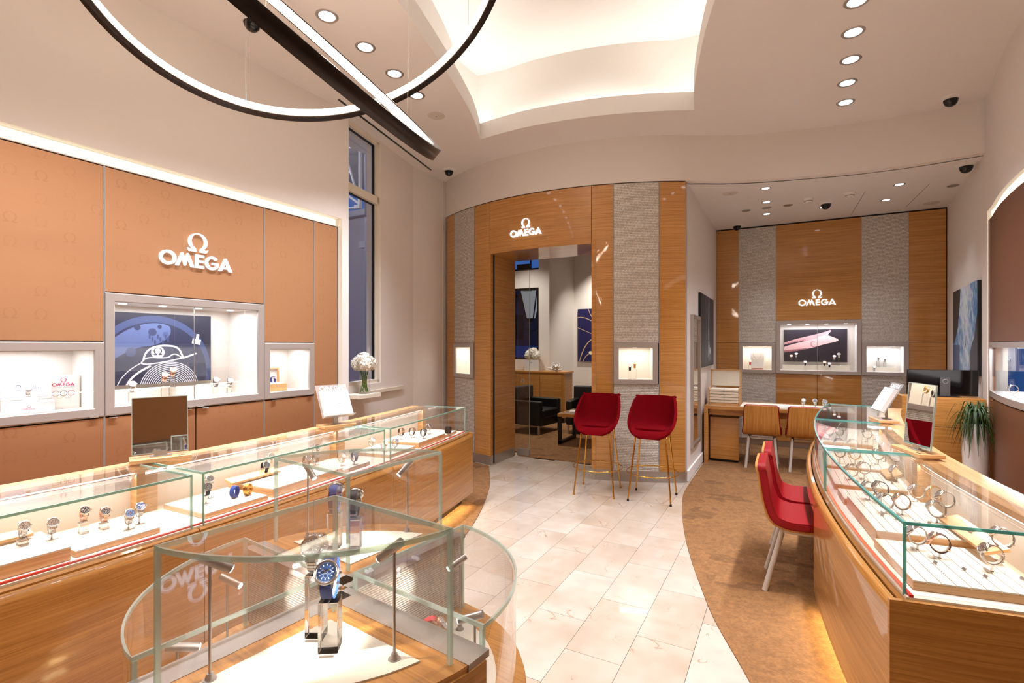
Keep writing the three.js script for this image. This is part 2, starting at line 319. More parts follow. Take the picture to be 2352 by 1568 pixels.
{
  const ring = [...hole, hole[0]], wallLine = (o) => { // the outline pushed outwards
    const n = hole.length, r = [];
    for (let i = 0; i < n; i++) { const a = hole[(i + n - 1) % n], b = hole[(i + 1) % n], dx = b[0] - a[0], dz = b[1] - a[1], l = Math.hypot(dx, dz); r.push([hole[i][0] + dz / l * o, hole[i][1] - dx / l * o]); }
    return r;
  };
  const k = wallLine(-1)[5][0] < hole[5][0] ? -1 : 1; // outwards is towards smaller x on the left side
  const up = wallLine(0.26 * k), ring2 = [...up, up[0]];
  struct('trim_1', sweep(ring, [[-0.004 * k, CEIL - 0.002], [0.05 * k, CEIL - 0.002], [0.05 * k, 4.29], [-0.004 * k, 4.29]], 0.5, false), M.ceil, 'plaster lip round the ceiling recess');
  struct('ceiling_recess', sweep(ring2, [[0, CEIL + 0.05], [0.05 * k, CEIL + 0.05], [0.05 * k, 5.05], [0, 5.05]], 0.5, false), M.white, 'cream wall of the ceiling recess');
  struct('ceiling_recess_top', slab([[-4, -6.2], [1.6, -6.2], [1.6, 1.6], [-4, 1.6]], 5.0, 5.1), M.white, 'cream top of the ceiling recess');
  // the cove strip that lies hidden behind the lip, and its light
  const mid = wallLine(0.16 * k), strip = sweep([...mid, mid[0]], [[-0.012, 4.205], [0.012, 4.205], [0.012, 4.215], [-0.012, 4.215]], 0.5, false);
  const lampStrip = one('cove_light', 'white strip light hidden behind the lip of the ceiling recess', 'strip light', strip, glow(0xfff9f0, 4));
  lampStrip.userData.group = 'cove lights';
  const pieces = [[0, 8], [8, 15], [15, 22], [22, 30], [31, 38], [38, 45], [46, 54], [54, 64], [64, 75]];
  for (const [a, b] of pieces) {
    const p = mid[Math.min(a, mid.length - 1)], q = mid[Math.min(b, mid.length - 1)], cx = (p[0] + q[0]) / 2, cz = (p[1] + q[1]) / 2, len = Math.hypot(p[0] - q[0], p[1] - q[1]);
    const l = new THREE.RectAreaLight(0xfffaf5, 50, len, 0.05); l.position.set(cx, 4.225, cz);
    // long side along the strip, facing up
    const x = V(q[0] - p[0], 0, q[1] - p[1]).normalize(), z = V(0, -1, 0), y = V().crossVectors(z, x); l.setRotationFromMatrix(new THREE.Matrix4().makeBasis(x, y, z)); l.name = 'cove_lamp'; scene.add(l);
  }
}
// bulkhead above the entrance wall and the alcove
struct('wall_back_bulkhead', band(bulk, 0, 0.12, SOFF, CEIL), M.wall, 'cream curved bulkhead above the entrance wall');
struct('ceiling_alcove', slab([[-1.2, -6.38], [-1.04, -6.34], ...bulk.slice(26).map(([x, z]) => [x, z - 0.1]), [2.3, -6.8], [2.3, -9.4], [-1.2, -9.4]], SOFF, SOFF + 0.1), M.ceil, 'cream lower ceiling of the alcove');
struct('ceiling_lounge', slab([[-7.2, -11.4], [-1.0, -11.4], [-1.0, -6.4], [-1.6, -6.25], [-2.75, -6.0], [-3.9, -6.25], [-4.7, -6.5], [-7.2, -6.5]], 3.9, 4.0), M.ceil, 'cream lounge ceiling');

// left wall: plaster round the recessed panel unit
struct('wall_left', mg(span(-4.3, -4.1, 2.95, CEIL, -3.9, 2.8), span(-4.3, -4.1, 0, 2.95, -3.9, -3.81), span(-4.75, -4.3, 0, CEIL, 2.6, 2.8), span(-4.75, -4.64, 0, CEIL, -3.95, 2.8)), M.wall, 'cream plaster left wall');
// window bay: slanted wall with a tall window, then a plain wall
const A = [-4.18, -3.9], B = [-4.544, -5.5], Cc = [-4.56, -6.3];
const along = (t) => [A[0] + (B[0] - A[0]) * t, A[1] + (B[1] - A[1]) * t];
const w0 = 0.06, w1 = 0.475;
struct('wall_left_bay', mg(band([along(-0.06), along(w0)], 0, 0.2, 0, CEIL), band([along(w1), B], 0, 0.2, 0, CEIL), band([along(w0), along(w1)], 0, 0.2, 0, 1.17), band([along(w0), along(w1)], 0, 0.2, 4.09, CEIL), band([B, Cc], 0, 0.2, 0, CEIL)), M.wall, 'cream plaster wall of the window bay');
{
  const w = struct('window_1', null, null, 'tall two-part window in the bay');
  const a = along(w0), b = along(w1), fr = (t0, t1, y0, y1, o0 = 0.02, o1 = 0.1) => band([along(t0), along(t1)], o0, o1, y0, y1);
  mesh(w, 'window_frame', mg(fr(w0, w0 + 0.02, 1.17, 4.09), fr(w1 - 0.03, w1, 1.17, 4.09), fr(w0, w1, 1.17, 1.21), fr(w0, w1, 4.05, 4.09), fr(w0, w1, 3.33, 3.42)), M.cream);
  mesh(w, 'gasket', mg(fr(w1 - 0.04, w1 - 0.03, 1.21, 4.05, 0.06, 0.09), fr(w0 + 0.02, w1 - 0.03, 3.32, 3.33, 0.06, 0.09), fr(w0 + 0.02, w1 - 0.03, 4.04, 4.05, 0.06, 0.09)), M.black);
  mesh(w, 'pane', fr(w0 + 0.02, w1 - 0.03, 1.21, 3.33, 0.07, 0.076), M.glass); mesh(w, 'pane', fr(w0 + 0.02, w1 - 0.03, 3.42, 4.05, 0.07, 0.076), M.glass);
  mesh(w, 'window_sill', band([along(w0), along(0.8)], -0.03, 0, 1.05, 1.09), M.cream);
}
// alcove walls, front end of the lounge, far walls
struct('wall_alcove_left', mg(span(-1.2, -1.036, 0, SOFF, -9.12, -6.28)), M.wall, 'cream side wall of the alcove');
struct('baseboard_alcove', span(-1.036, -1.018, 0.007, 0.13, -9.13, -6.26), M.white, 'white skirting board of the alcove');
struct('wall_alcove_right', band([[1.76, -6.72], [1.985, -9.13], [2.0, -9.6]], -0.12, 0, 0, SOFF), M.wall, 'cream right wall of the alcove');
struct('wall_alcove_back', span(-1.2, 2.4, 0, SOFF, -9.72, -9.6), M.gap, 'wall behind the alcove panels');
struct('wall_right', mg(band(rightLine, 0, 0.15, 2.95, CEIL), band(rightLine.slice(0, 3), 0, 0.15, 0, 2.95), band(rightLine, 0.4, 0.46, 0, CEIL)), M.wall, 'cream plaster right wall');
struct('wall_front', span(-4.7, 3.6, 0, CEIL, 2.6, 2.8), M.wall, 'cream plaster wall behind the camera');
// lounge
struct('wall_lounge', mg(span(-7.2, -5.55, 0, 3.9, -10.35, -10.2), span(-4.86, -4.6, 0, 3.9, -10.35, -10.2), span(-5.55, -4.86, 0, 1.3, -10.35, -10.2), span(-5.55, -4.86, 2.92, 3.32, -10.35, -10.2), span(-5.55, -4.86, 3.78, 3.9, -10.35, -10.2),
  band([[-4.6, -10.2], [-4.41, -11.2]], 0, 0.12, 0, 3.9), span(-4.45, -1.0, 0, 3.9, -11.35, -11.2), span(-1.2, -1.05, 0, 3.9, -11.3, -9.3), span(-7.2, -7.05, 0, 3.9, -10.3, -6.6), span(-7.2, -4.5, 0, 3.9, -6.75, -6.6), span(-4.75, -4.55, 0, CEIL, -6.75, -6.2)), M.wall, 'cream plaster lounge walls');
{
  const w = struct('window_2', null, null, 'narrow lounge window with a transom light');
  mesh(w, 'window_frame', mg(span(-5.55, -5.5, 1.3, 2.92, -10.3, -10.22), span(-4.91, -4.86, 1.3, 2.92, -10.3, -10.22), span(-5.5, -4.91, 1.3, 1.35, -10.3, -10.22), span(-5.5, -4.91, 2.87, 2.92, -10.3, -10.22), span(-5.55, -4.86, 3.32, 3.36, -10.3, -10.22)), M.dark);
  mesh(w, 'pane', span(-5.5, -4.91, 1.35, 2.87, -10.262, -10.256), M.glass); mesh(w, 'pane', span(-5.55, -4.86, 3.36, 3.78, -10.262, -10.256), M.glass);
}
// ---------- outside, at dusk ----------
const dusk = std({ color: 0xc2bfc4, roughness: 0.9 }), slate = std({ color: 0x2c3a52, roughness: 0.6 }), farWall = std({ color: 0x4a4a58, roughness: 0.9 });
struct('ground', span(-60, -4.7, -0.4, -0.2, -60, 20), std({ color: 0x5b5b60, roughness: 0.9 }), 'paving outside the windows');
one('outside_pier', 'grey plastered pier just outside the tall window', 'pier', span(-4.98, -4.7, -0.2, 5.5, -5.9, -5.02), dusk);
{
  const c = thing('canopy', 'white canopy with braced bracket outside the tall window', 'canopy');
  mesh(c, 'roof', span(-8, -4.99, 4.35, 4.45, -6.5, -2), M.white); mesh(c, 'valance', span(-6.4, -5.3, 3.28, 3.4, -6.4, -6.32), M.white);
  mesh(c, 'bracket', mg(rod([-5.0, 3.45, -4.96], [-5.0, 4.4, -4.96], 0.022), rod([-5.0, 4.3, -4.96], [-5.6, 4.3, -4.96], 0.022), rod([-5.0, 3.5, -4.96], [-5.3, 4.3, -4.96], 0.016), rod([-5.0, 3.5, -4.96], [-5.6, 3.9, -4.96], 0.016), rod([-5.0, 3.46, -4.96], [-5.6, 3.5, -4.96], 0.016), bx(0.1, 0.05, 0.03, -5.03, 3.47, -4.94)), M.white);
}
{ // added lamp under the canopy, put in to brighten the pier
  const l = thing('added_pier_lamp', 'small round added lamp under the canopy, put in to light the pier', 'added lamp', [-5.9, 4.31, -4.2]);
  mesh(l, 'housing', cy(0.09, 0.09, 0.04, 0, 0.015, 0, 20), M.white); mesh(l, 'lens', cy(0.075, 0.075, 0.01, 0, -0.015, 0, 20), M.lamp);
  bulb(0xe8eaff, 9, [-5.9, 4.25, -4.2], 3);
}
{
  const b = thing('shop_building', 'low shop building with slate roofs and lit windows across the street', 'building', [-22, 0, -20], 0.7);
  mesh(b, 'wall', bx(16, 6.2, 4, 0, 2.9, 0), farWall);
  mesh(b, 'roof', bx(17, 0.5, 5.2, 0, 6.1, 0.2), slate); mesh(b, 'roof', bx(17, 0.35, 5.6, 0, 3.1, 0.4), slate);
  for (let k = 0; k < 8; k++) { const w = mesh(b, 'window', bx(1.3, 1.7, 0.1, -7 + k * 2, 4.6, 2.02), k % 2 ? glow(0xffc98a, 0.5) : M.dark); mesh(w, 'glazing_bar', bx(0.06, 1.7, 0.06, -7 + k * 2, 4.6, 2.1), M.black); }
  mesh(b, 'awning', bx(16, 0.9, 0.1, 0, 1.5, 2.9), std({ color: 0x2f8fd0, roughness: 0.7 }));
  mesh(b, 'railing', bx(16, 0.7, 0.05, 0, 3.6, 2.9), M.black);
}
{
  const b = thing('far_house', 'dark house with a ribbed blue roof behind the lounge window', 'building', [-9.5, 0, -26], 0.0);
  mesh(b, 'wall', bx(9, 4.4, 4, 0, 2, 0), farWall);
  const r = mesh(b, 'roof', bx(10, 0.25, 4.6, 0, 4.4, 0.6).rotateX(0.0), slate);
  for (let k = 0; k < 24; k++) mesh(r, 'roof_rib', bx(0.06, 0.1, 4.6, -4.8 + k * 0.41, 4.57, 0.6), slate);
  for (let k = 0; k < 4; k++) mesh(b, 'window', bx(1.2, 1.3, 0.1, -3.4 + k * 2.2, 2.6, 2.02), k === 1 ? glow(0x9fd0e8, 0.5) : M.dark);
  mesh(b, 'awning', bx(9, 0.8, 0.1, 0, 1.2, 2.6), std({ color: 0x3a8fc0, roughness: 0.7 }));
}
{
  const t = thing('street_tree', 'dark green tree above the shop roofs outside the tall window', 'tree', [-27, 0, -27]);
  const g = []; for (let k = 0; k < 40; k++) { const a = rr(0, 6.28), r = rr(0, 2), s = new THREE.IcosahedronGeometry(rr(0.5, 1), 1); s.translate(Math.cos(a) * r, 7.4 + rr(-1, 1.1), Math.sin(a) * r); g.push(s); }
  mesh(t, 'crown', mg(g), M.leaf); mesh(t, 'trunk', cy(0.2, 0.3, 6, 0, 3, 0), M.dark);
}
{
  const l = thing('street_lantern', 'hanging lantern with white panes outside the lounge window', 'lantern', [-5.75, 2.0, -11.6]);
  for (let k = 0; k < 4; k++) { const g = new THREE.BufferGeometry(), a0 = k * PI / 2 + 0.6, a1 = a0 + PI / 2, P = (a, r, y) => [Math.cos(a) * r, y, Math.sin(a) * r]; g.setFromPoints([P(a0, 0.13, 0.3), P(a1, 0.13, 0.3), P(a1, 0.3, 1.0), P(a0, 0.13, 0.3), P(a1, 0.3, 1.0), P(a0, 0.3, 1.0)].map((p) => V(...p))); g.computeVertexNormals(); mesh(l, 'pane', g, glow(0xe9eef5, 0.55)); }
  const bars = []; for (let k = 0; k < 4; k++) { const a = k * PI / 2 + 0.6; bars.push(rod([Math.cos(a) * 0.13, 0.3, Math.sin(a) * 0.13], [Math.cos(a) * 0.31, 1.0, Math.sin(a) * 0.31], 0.018)); }
  mesh(l, 'frame', mg(...bars, cy(0.32, 0.32, 0.06, 0, 1.02, 0, 4), cy(0.05, 0.32, 0.25, 0, 1.17, 0, 4), cy(0.14, 0.08, 0.1, 0, 0.26, 0, 8), rod([0, 1.2, 0], [0, 2.3, 0], 0.02), tube([[0, 0.3, 0.2], [-0.2, 0.1, 0.1], [0.1, 0, 0], [0.2, 0.2, -0.1]], 0.012, 20)), M.black);
}
// ---------- ceiling fittings ----------
function downlight(x, y, z, lit, label, group, cd = 60, r = 0.075, ang = 0.85) {
  const t = thing('downlight', label, 'ceiling light', [x, y, z], 0, group);
  mesh(t, 'trim', lathe([[r * 0.8, 0.004], [r * 0.82, -0.004], [r * 1.05, -0.006], [r * 1.12, 0.001]], 32), M.steel);
  mesh(t, 'reflector', lathe([[r * 0.8, -0.002], [r * 0.62, 0.03], [r * 0.4, 0.05]], 24), lit ? M.chrome : M.steel);
  mesh(t, 'lens', new THREE.CircleGeometry(r * 0.8, 28).rotateX(PI / 2).translate(0, -0.003, 0), lit ? M.lamp : M.steel);
  if (lit) spot(0xf4f5ff, cd, [x, y - 0.012, z], [x, 0, z], ang, 0.8, 3);
}
const nth = ['nearest', 'second nearest', 'middle', 'second farthest', 'farthest'];
[[-3.0, -0.45], [-3.0, -0.9], [-3.0, -1.35], [-3.01, -1.8], [-3.02, -2.24], [-3.041, -2.679], [-3.076, -3.109], [-3.143, -3.54], [-3.223, -3.953]].forEach(([x, z], i) => downlight(x, CEIL, z, true, `lit round downlight left of the ceiling recess, ${['fifth beyond the top edge', 'fourth beyond the top edge', 'third beyond the top edge', 'second beyond the top edge', 'first beyond the top edge', 'nearest in view', 'second in view', 'third in view', 'farthest'][i]}`, 'downlights beside the hanging rings', 46));
[[0.46, -2.2], [0.44, -2.65], [0.43, -3.1], [0.43, -3.55], [0.436, -3.98], [0.447, -4.387], [0.467, -4.807], [0.492, -5.257], [0.507, -5.704], [0.532, -6.155]].forEach(([x, z], i) => downlight(x, CEIL, z, true, `lit round downlight right of the ceiling recess, ${['fifth beyond the top edge', 'fourth beyond the top edge', 'third beyond the top edge', 'second beyond the top edge', 'first beyond the top edge'][i] || nth[i - 5] + ' of five in view'}`, 'downlights over the right counter', 34));
[[-0.221, -6.973, 'nearest the bulkhead'], [-0.237, -7.654, 'between the bulkhead and the red-backed chairs'], [-0.253, -8.342, 'nearest the left bead strip'], [1.199, -7.572, 'on the right, nearer'], [1.17, -8.302, 'on the right, farther'], [0.463, -8.33, 'below the dome camera']].forEach(([x, z, w]) => downlight(x, SOFF, z, true, 'small lit alcove downlight ' + w, 'lit alcove downlights', 13, 0.055, 0.75));
[[-0.505, -7.986, 'left of three'], [-0.242, -7.972, 'middle of three'], [0.022, -7.965, 'right of three'], [1.78, -7.944, 'by the right wall']].forEach(([x, z, w]) => downlight(x, SOFF, z, false, 'unlit alcove downlight, ' + w, 'unlit alcove downlights', 0, 0.055));
function speaker(x, y, z, w) { const t = thing('ceiling_speaker', 'flat round ceiling loudspeaker ' + w, 'loudspeaker', [x, y, z]); mesh(t, 'grille', lathe([[0, -0.006], [0.085, -0.006], [0.095, 0]], 28), std({ color: 0xd6cdc2, roughness: 0.8 })); mesh(t, 'cone', cy(0.008, 0.008, 0.004, 0, -0.008, 0, 10), M.steel); }
speaker(-3.324, CEIL, -4.407, 'beyond the left row of downlights'); speaker(-0.629, SOFF, -6.996, 'at the left of the alcove ceiling'); speaker(1.742, SOFF, -8.777, 'over the blue ocean picture');
function domeCam(x, y, z, w) { const t = thing('dome_camera', 'black dome security camera ' + w, 'camera', [x, y, z], 0); mesh(t, 'base_plate', lathe([[0, -0.02], [0.085, -0.02], [0.1, 0]], 28), M.ceil); mesh(t, 'dome', new THREE.SphereGeometry(0.058, 20, 10, 0, PI * 2, PI / 2, PI / 2).translate(0, -0.03, 0), M.blackGloss); mesh(t, 'collar', cy(0.06, 0.06, 0.016, 0, -0.024, 0, 24), M.black); mesh(t, 'lens', cy(0.012, 0.014, 0.02, 0.015, -0.075, 0.02, 10), M.dark); }
domeCam(-4.19, CEIL, -5.85, 'in the corner beyond the tall window'); domeCam(-3.58, CEIL, -2.44, 'behind the tilted hanging ring'); domeCam(1.45, CEIL, -6.55, 'on the main ceiling above the right wall'); domeCam(0.475, SOFF, -8.089, 'in the middle of the alcove ceiling'); domeCam(-0.697, SOFF, -8.9, 'above the left alcove bead strip'); domeCam(1.7, SOFF, -7.1, 'under the right end of the bulkhead');
function smoke(x, z, w) { const t = thing('smoke_detector', 'white smoke detector on alcove ceiling, ' + w, 'smoke detector', [x, SOFF, z]); mesh(t, 'base', cy(0.065, 0.06, 0.02, 0, -0.01, 0, 24), M.white); mesh(t, 'head', cy(0.055, 0.035, 0.035, 0, -0.037, 0, 24), M.white); mesh(t, 'vent_slot', new THREE.TorusGeometry(0.047, 0.003, 6, 24).rotateX(PI / 2).translate(0, -0.036, 0), M.dark); }
smoke(0.259, -7.739, 'left of the dome camera'); smoke(0.712, -7.703, 'right of the dome camera');
one('slot_diffuser', 'long black air slot in the ceiling above the tall window', 'air vent', band([[-3.965, -3.641], [-4.412, -5.727]], -0.012, 0.012, CEIL - 0.006, CEIL - 0.001), M.black);
for (const [i, [a, b]] of [[[0.848, -8.996], [0.875, -7.729]], [[1.475, -8.854], [1.513, -7.724]]].entries()) one('ceiling_hatch_joint', `thin straight joint in the alcove ceiling, ${i ? 'right' : 'left'} one`, 'ceiling joint', band([a, b], -0.002, 0.002, SOFF - 0.001, SOFF + 0.01), M.gap);
// ---------- hanging light rings ----------
function lightRing(R, c, n, label, hooks) {
  const t = thing('light_ring', label, 'chandelier', c, 0), q = new THREE.Quaternion().setFromUnitVectors(V(0, 1, 0), V(...n).normalize());
  const turn = (g) => g.applyQuaternion(q);
  mesh(t, 'hoop', turn(lathe([[R - 0.006, -0.028], [R + 0.034, -0.028], [R + 0.034, 0.028], [R - 0.006, 0.028], [R - 0.006, -0.028]], 160)), M.dark);
  mesh(t, 'light_strip', turn(lathe([[R - 0.0065, 0.022], [R - 0.013, 0.018], [R - 0.013, -0.018], [R - 0.0065, -0.022]], 160)), M.ringGlow);
  for (const a of hooks) { const p = V(Math.cos(a) * R, 0, Math.sin(a) * R).applyQuaternion(q); mesh(t, 'cable', rod([p.x, p.y, p.z], [p.x, 5.0 - c[1], p.z], 0.0015, 5), M.steel); }
  for (let k = 0; k < 8; k++) { const p = V(Math.cos(k * PI / 4 + 0.3) * (R - 0.08), 0, Math.sin(k * PI / 4 + 0.3) * (R - 0.08)).applyQuaternion(q).add(V(...c)); bulb(0xffeada, 0.4, p.toArray(), 3); }
}
lightRing(0.9, [-1.814, 3.318, -1.515], [-0.424, 0.904, -0.056], 'large dark hoop with a glowing inside, hanging lower left in view', [0.2, 1.8, 3.4, 5.0]);
lightRing(0.75, [-1.844, 2.978, -1.432], [0.689, 0.716, -0.116], 'steeply tilted dark hoop with glowing inside, crossing the larger one', [0.6, 2.7, 4.8]);
// ---------- watches and their stands ----------
function dialTex(face, mark, sub, ringc) {
  return canvasTex(160, 160, (g, w) => {
    const c = w / 2; g.fillStyle = ringc || face; g.fillRect(0, 0, w, w); g.fillStyle = face; g.beginPath(); g.arc(c, c, c * 0.82, 0, 7); g.fill();
    g.strokeStyle = mark; g.lineWidth = 7;
    for (let k = 0; k < 12; k++) { const a = k * PI / 6; g.beginPath(); g.moveTo(c + Math.sin(a) * c * 0.6, c - Math.cos(a) * c * 0.6); g.lineTo(c + Math.sin(a) * c * 0.78, c - Math.cos(a) * c * 0.78); g.stroke(); }
    g.lineWidth = 2; for (let k = 0; k < 60; k++) { const a = k * PI / 30; g.beginPath(); g.moveTo(c + Math.sin(a) * c * 0.87, c - Math.cos(a) * c * 0.87); g.lineTo(c + Math.sin(a) * c * 0.97, c - Math.cos(a) * c * 0.97); g.stroke(); }
    if (sub) for (const [x, y] of [[-0.34, 0], [0.34, 0], [0, 0.36]]) { g.strokeStyle = mark; g.lineWidth = 2; g.fillStyle = sub; g.beginPath(); g.arc(c + x * c, c + y * c, c * 0.2, 0, 7); g.fill(); g.stroke(); }
  });
}
const dials = { blue: dialTex('#2a4f86', '#f2f4f6', '#1d3a68', '#22406f'), black: dialTex('#16171a', '#f0ece2', '#2a2b30', '#0c0c0e'), white: dialTex('#efeee9', '#6d6a66', null, '#e2e0da'), brown: dialTex('#6b5648', '#eadfce', '#5a473b', '#57463b'), grey: dialTex('#8e8d8b', '#f2f0ec', '#77767a', '#7a797a') };
for (const k in dials) dials[k] = phy({ map: dials[k], roughness: 0.25, clearcoat: 1, clearcoatRoughness: 0.02 });
const strapM = { navy: std({ color: 0x1f3f8c, roughness: 0.6 }), black: std({ color: 0x17171a, roughness: 0.6 }), red: std({ color: 0xc01a2c, roughness: 0.55 }), brown: std({ color: 0x4a2f22, roughness: 0.6 }), grey: std({ color: 0x6f6660, roughness: 0.6 }) };
const RY = 0.033, RZ = 0.029, AL = 0.62, loopAt = (t, k = 1) => [RY + RY * k * Math.sin(t), RZ * k * Math.cos(t)];
const tilt = (g) => g.rotateX(PI / 2 - AL).translate(0, loopAt(AL)[0], loopAt(AL)[1]);
const caseG = tilt(lathe([[0, -0.005], [0.017, -0.005], [0.0205, -0.002], [0.021, 0.002], [0.0195, 0.0045], [0.0165, 0.0042]], 28));
const lugG = tilt(mg(...[-1, 1].flatMap((s) => [-1, 1].map((q) => bx(0.0035, 0.004, 0.012, s * 0.011, -0.001, q * 0.0195).rotateX(q * 0.25)))));
const bezelG = tilt(lathe([[0.0165, 0.0042], [0.0178, 0.0058], [0.0196, 0.0056], [0.0202, 0.004]], 28));
const dialG = tilt(new THREE.CircleGeometry(0.0168, 28).rotateX(-PI / 2).translate(0, 0.0044, 0));
const handG = tilt(mg(bx(0.0012, 0.0006, 0.0125, 0, 0.0052, -0.005).rotateY(0.95), bx(0.0016, 0.0006, 0.009, 0, 0.0052, -0.0035).rotateY(-0.9), bx(0.0006, 0.0006, 0.014, 0, 0.0056, -0.004).rotateY(2.6), cy(0.0012, 0.0012, 0.0016, 0, 0.0052, 0, 8)));
const crownG = tilt(mg(cy(0.003, 0.003, 0.004, 0, 0, 0, 10).rotateZ(PI / 2).translate(0.0228, 0, 0)));
function strapG(th, wEnd) { // a smooth strap round the loop
  const n = 30, s = [], t0 = AL + 0.62, t1 = AL + 2 * PI - 0.62;
  for (let i = 0; i < n; i++) {
    const a = t0 + (t1 - t0) * i / n, b = t0 + (t1 - t0) * (i + 1) / n, wa = 0.0105 - wEnd * Math.sin((i + 0.5) / n * PI);
    const [ya, za] = loopAt((a + b) / 2), l = 0.5 * Math.hypot(loopAt(a)[0] - loopAt(b)[0], loopAt(a)[1] - loopAt(b)[1]) * 1.12;
    s.push(new THREE.BoxGeometry(2 * wa, th, 2 * l).rotateX(-Math.atan2(loopAt(b)[0] - loopAt(a)[0], loopAt(b)[1] - loopAt(a)[1])).translate(0, ya, za));
  }
  return mg(s);
}
function linkG() { // separate links of a bracelet
  const n = 26, s = [], t0 = AL + 0.6, t1 = AL + 2 * PI - 0.6;
  for (let i = 0; i < n; i++) {
    const a = t0 + (t1 - t0) * i / n, b = t0 + (t1 - t0) * (i + 1) / n, [y, z] = loopAt((a + b) / 2), l = Math.hypot(loopAt(a)[0] - loopAt(b)[0], loopAt(a)[1] - loopAt(b)[1]), r = -Math.atan2(loopAt(b)[0] - loopAt(a)[0], loopAt(b)[1] - loopAt(a)[1]);
    for (const [x, w, h] of [[0, 0.0085, 0.0036], [-0.0068, 0.0044, 0.003], [0.0068, 0.0044, 0.003]]) s.push(new THREE.BoxGeometry(w, h, l * 0.84).rotateX(r).translate(x, y, z));
  }
  return mg(s);
}
const leatherG = strapG(0.0028, 0.0012), bandG = linkG();
const buckleG = bx(0.02, 0.004, 0.01, 0, loopAt(AL + PI)[0], loopAt(AL + PI)[1] - 0.001).translate(0, 0, 0);
function watchProto(dial, metal, strap) {
  const o = new THREE.Group(); o.name = 'wristwatch'; o.userData = { category: 'watch', base: 'wristwatch' };
  mesh(o, 'case', mg(caseG, lugG), metal); mesh(o, 'bezel', bezelG, dial === 'black' && strap ? M.black : metal); mesh(o, 'dial', dialG, dials[dial]); mesh(o, 'hands', handG, M.chrome); mesh(o, 'crown', crownG, metal);
  if (strap) { mesh(o, 'strap', leatherG, strapM[strap]); mesh(o, 'buckle', buckleG, metal); } else mesh(o, 'bracelet', bandG, metal);
  return o;
}
const W = {
  blueSteel: watchProto('blue', M.silver), blackSteel: watchProto('black', M.silver), whiteSteel: watchProto('white', M.silver), greySteel: watchProto('grey', M.silver), brownSteel: watchProto('brown', M.silver),
  blackGold: watchProto('black', M.rose), whiteGold: watchProto('white', M.gold), blackBlack: watchProto('black', M.silver, 'black'), greyBrown: watchProto('grey', M.silver, 'grey'), blueNavy: watchProto('blue', M.silver, 'navy'),
  whiteRed: watchProto('white', M.rose, 'red'), whiteBrown: watchProto('white', M.rose, 'brown'), brownBrown: watchProto('brown', M.rose, 'brown'), whiteBlack: watchProto('white', M.silver, 'black'),
};
const cuffG = (() => { const s = []; for (let i = 0; i < 20; i++) { const a = -2.9 + 3.6 * i / 20, b = a + 0.18, p = loopAt(a, 0.9), q = loopAt(b, 0.9); s.push(new THREE.BoxGeometry(0.012, 0.002, Math.hypot(p[0] - q[0], p[1] - q[1]) * 1.1).rotateX(-Math.atan2(q[0] - p[0], q[1] - p[1])).translate(0, (p[0] + q[0]) / 2, (p[1] + q[1]) / 2)); } return mg(s); })();
function standProto(kind, h) {
  const o = new THREE.Group(); o.name = 'watch_stand'; o.userData = { category: 'stand', base: 'watch_stand' };
  mesh(o, 'cuff', cuffG.clone().translate(0, h, 0), kind === 'block' ? M.film : M.slat);
  if (kind === 'block') { mesh(o, 'block', rb(0.034, h - 0.004, 0.034, 0.0015, 0, (h - 0.004) / 2, 0, 1), M.acrylic); mesh(o, 'plaque', bx(0.024, 0.003, 0.004, 0, 0.0015, 0.025), M.steel); }
  else { mesh(o, 'post', bx(0.006, h, 0.006, 0, h / 2, 0), M.silver); mesh(o, 'foot', bx(0.04, 0.003, 0.009, 0, 0.0015, 0.012), M.steel); mesh(o, 'neck', bx(0.006, 0.003, 0.02, 0, 0.0015, 0.006), M.steel); }
  return o;
}
const stands = {};
function watchAt(kind, label, [x, y, z], turn, stand = ['clip', 0.016], group, s = 1) {
  const key = stand[0] + stand[1]; stands[key] ??= standProto(...stand);
  const st = copy(stands[key], 'stand of the ' + label, [x, y, z], turn, 'watch stands');
  const w = copy(W[kind], label, [x, y + stand[1] * s, z], turn, group || 'watches on show');
  st.scale.setScalar(s); w.scale.setScalar(s);
}
// ---------- slatted trays ----------
function tray(label, [x, y, z], w, d, h, turn, mark, cat = 'display tray') { // w along its length, d across; the oak front looks to +z of its own
  const t = thing('slatted_tray', label, cat, [x, y, z], turn, 'slatted watch trays');
  mesh(t, 'base', rb(w, h, d, 0.003, 0, h / 2, 0, 1), M.pale, 'pale oak tray base');
  const n = Math.max(4, Math.round(d / 0.042)), sw = d / n;
  const g = bx(w - 0.002, 0.005, sw - 0.003);
  for (let i = 0; i < n; i++) mesh(t, 'slat', g, M.slat).position.set(0, h + 0.0025, -d / 2 + sw * (i + 0.5));
  if (mark) for (const [k, s] of [emblemShape(0.03, 0, 0.032), ...letterShapes(0.014, -0.037, 0.003)].entries()) mesh(t, k ? 'letter' : 'emblem', ext(s, 0.0008).translate(mark * w, h * 0.18, d / 2), M.dark, k ? 'engraved letter' : 'engraved emblem');
  return t;
}
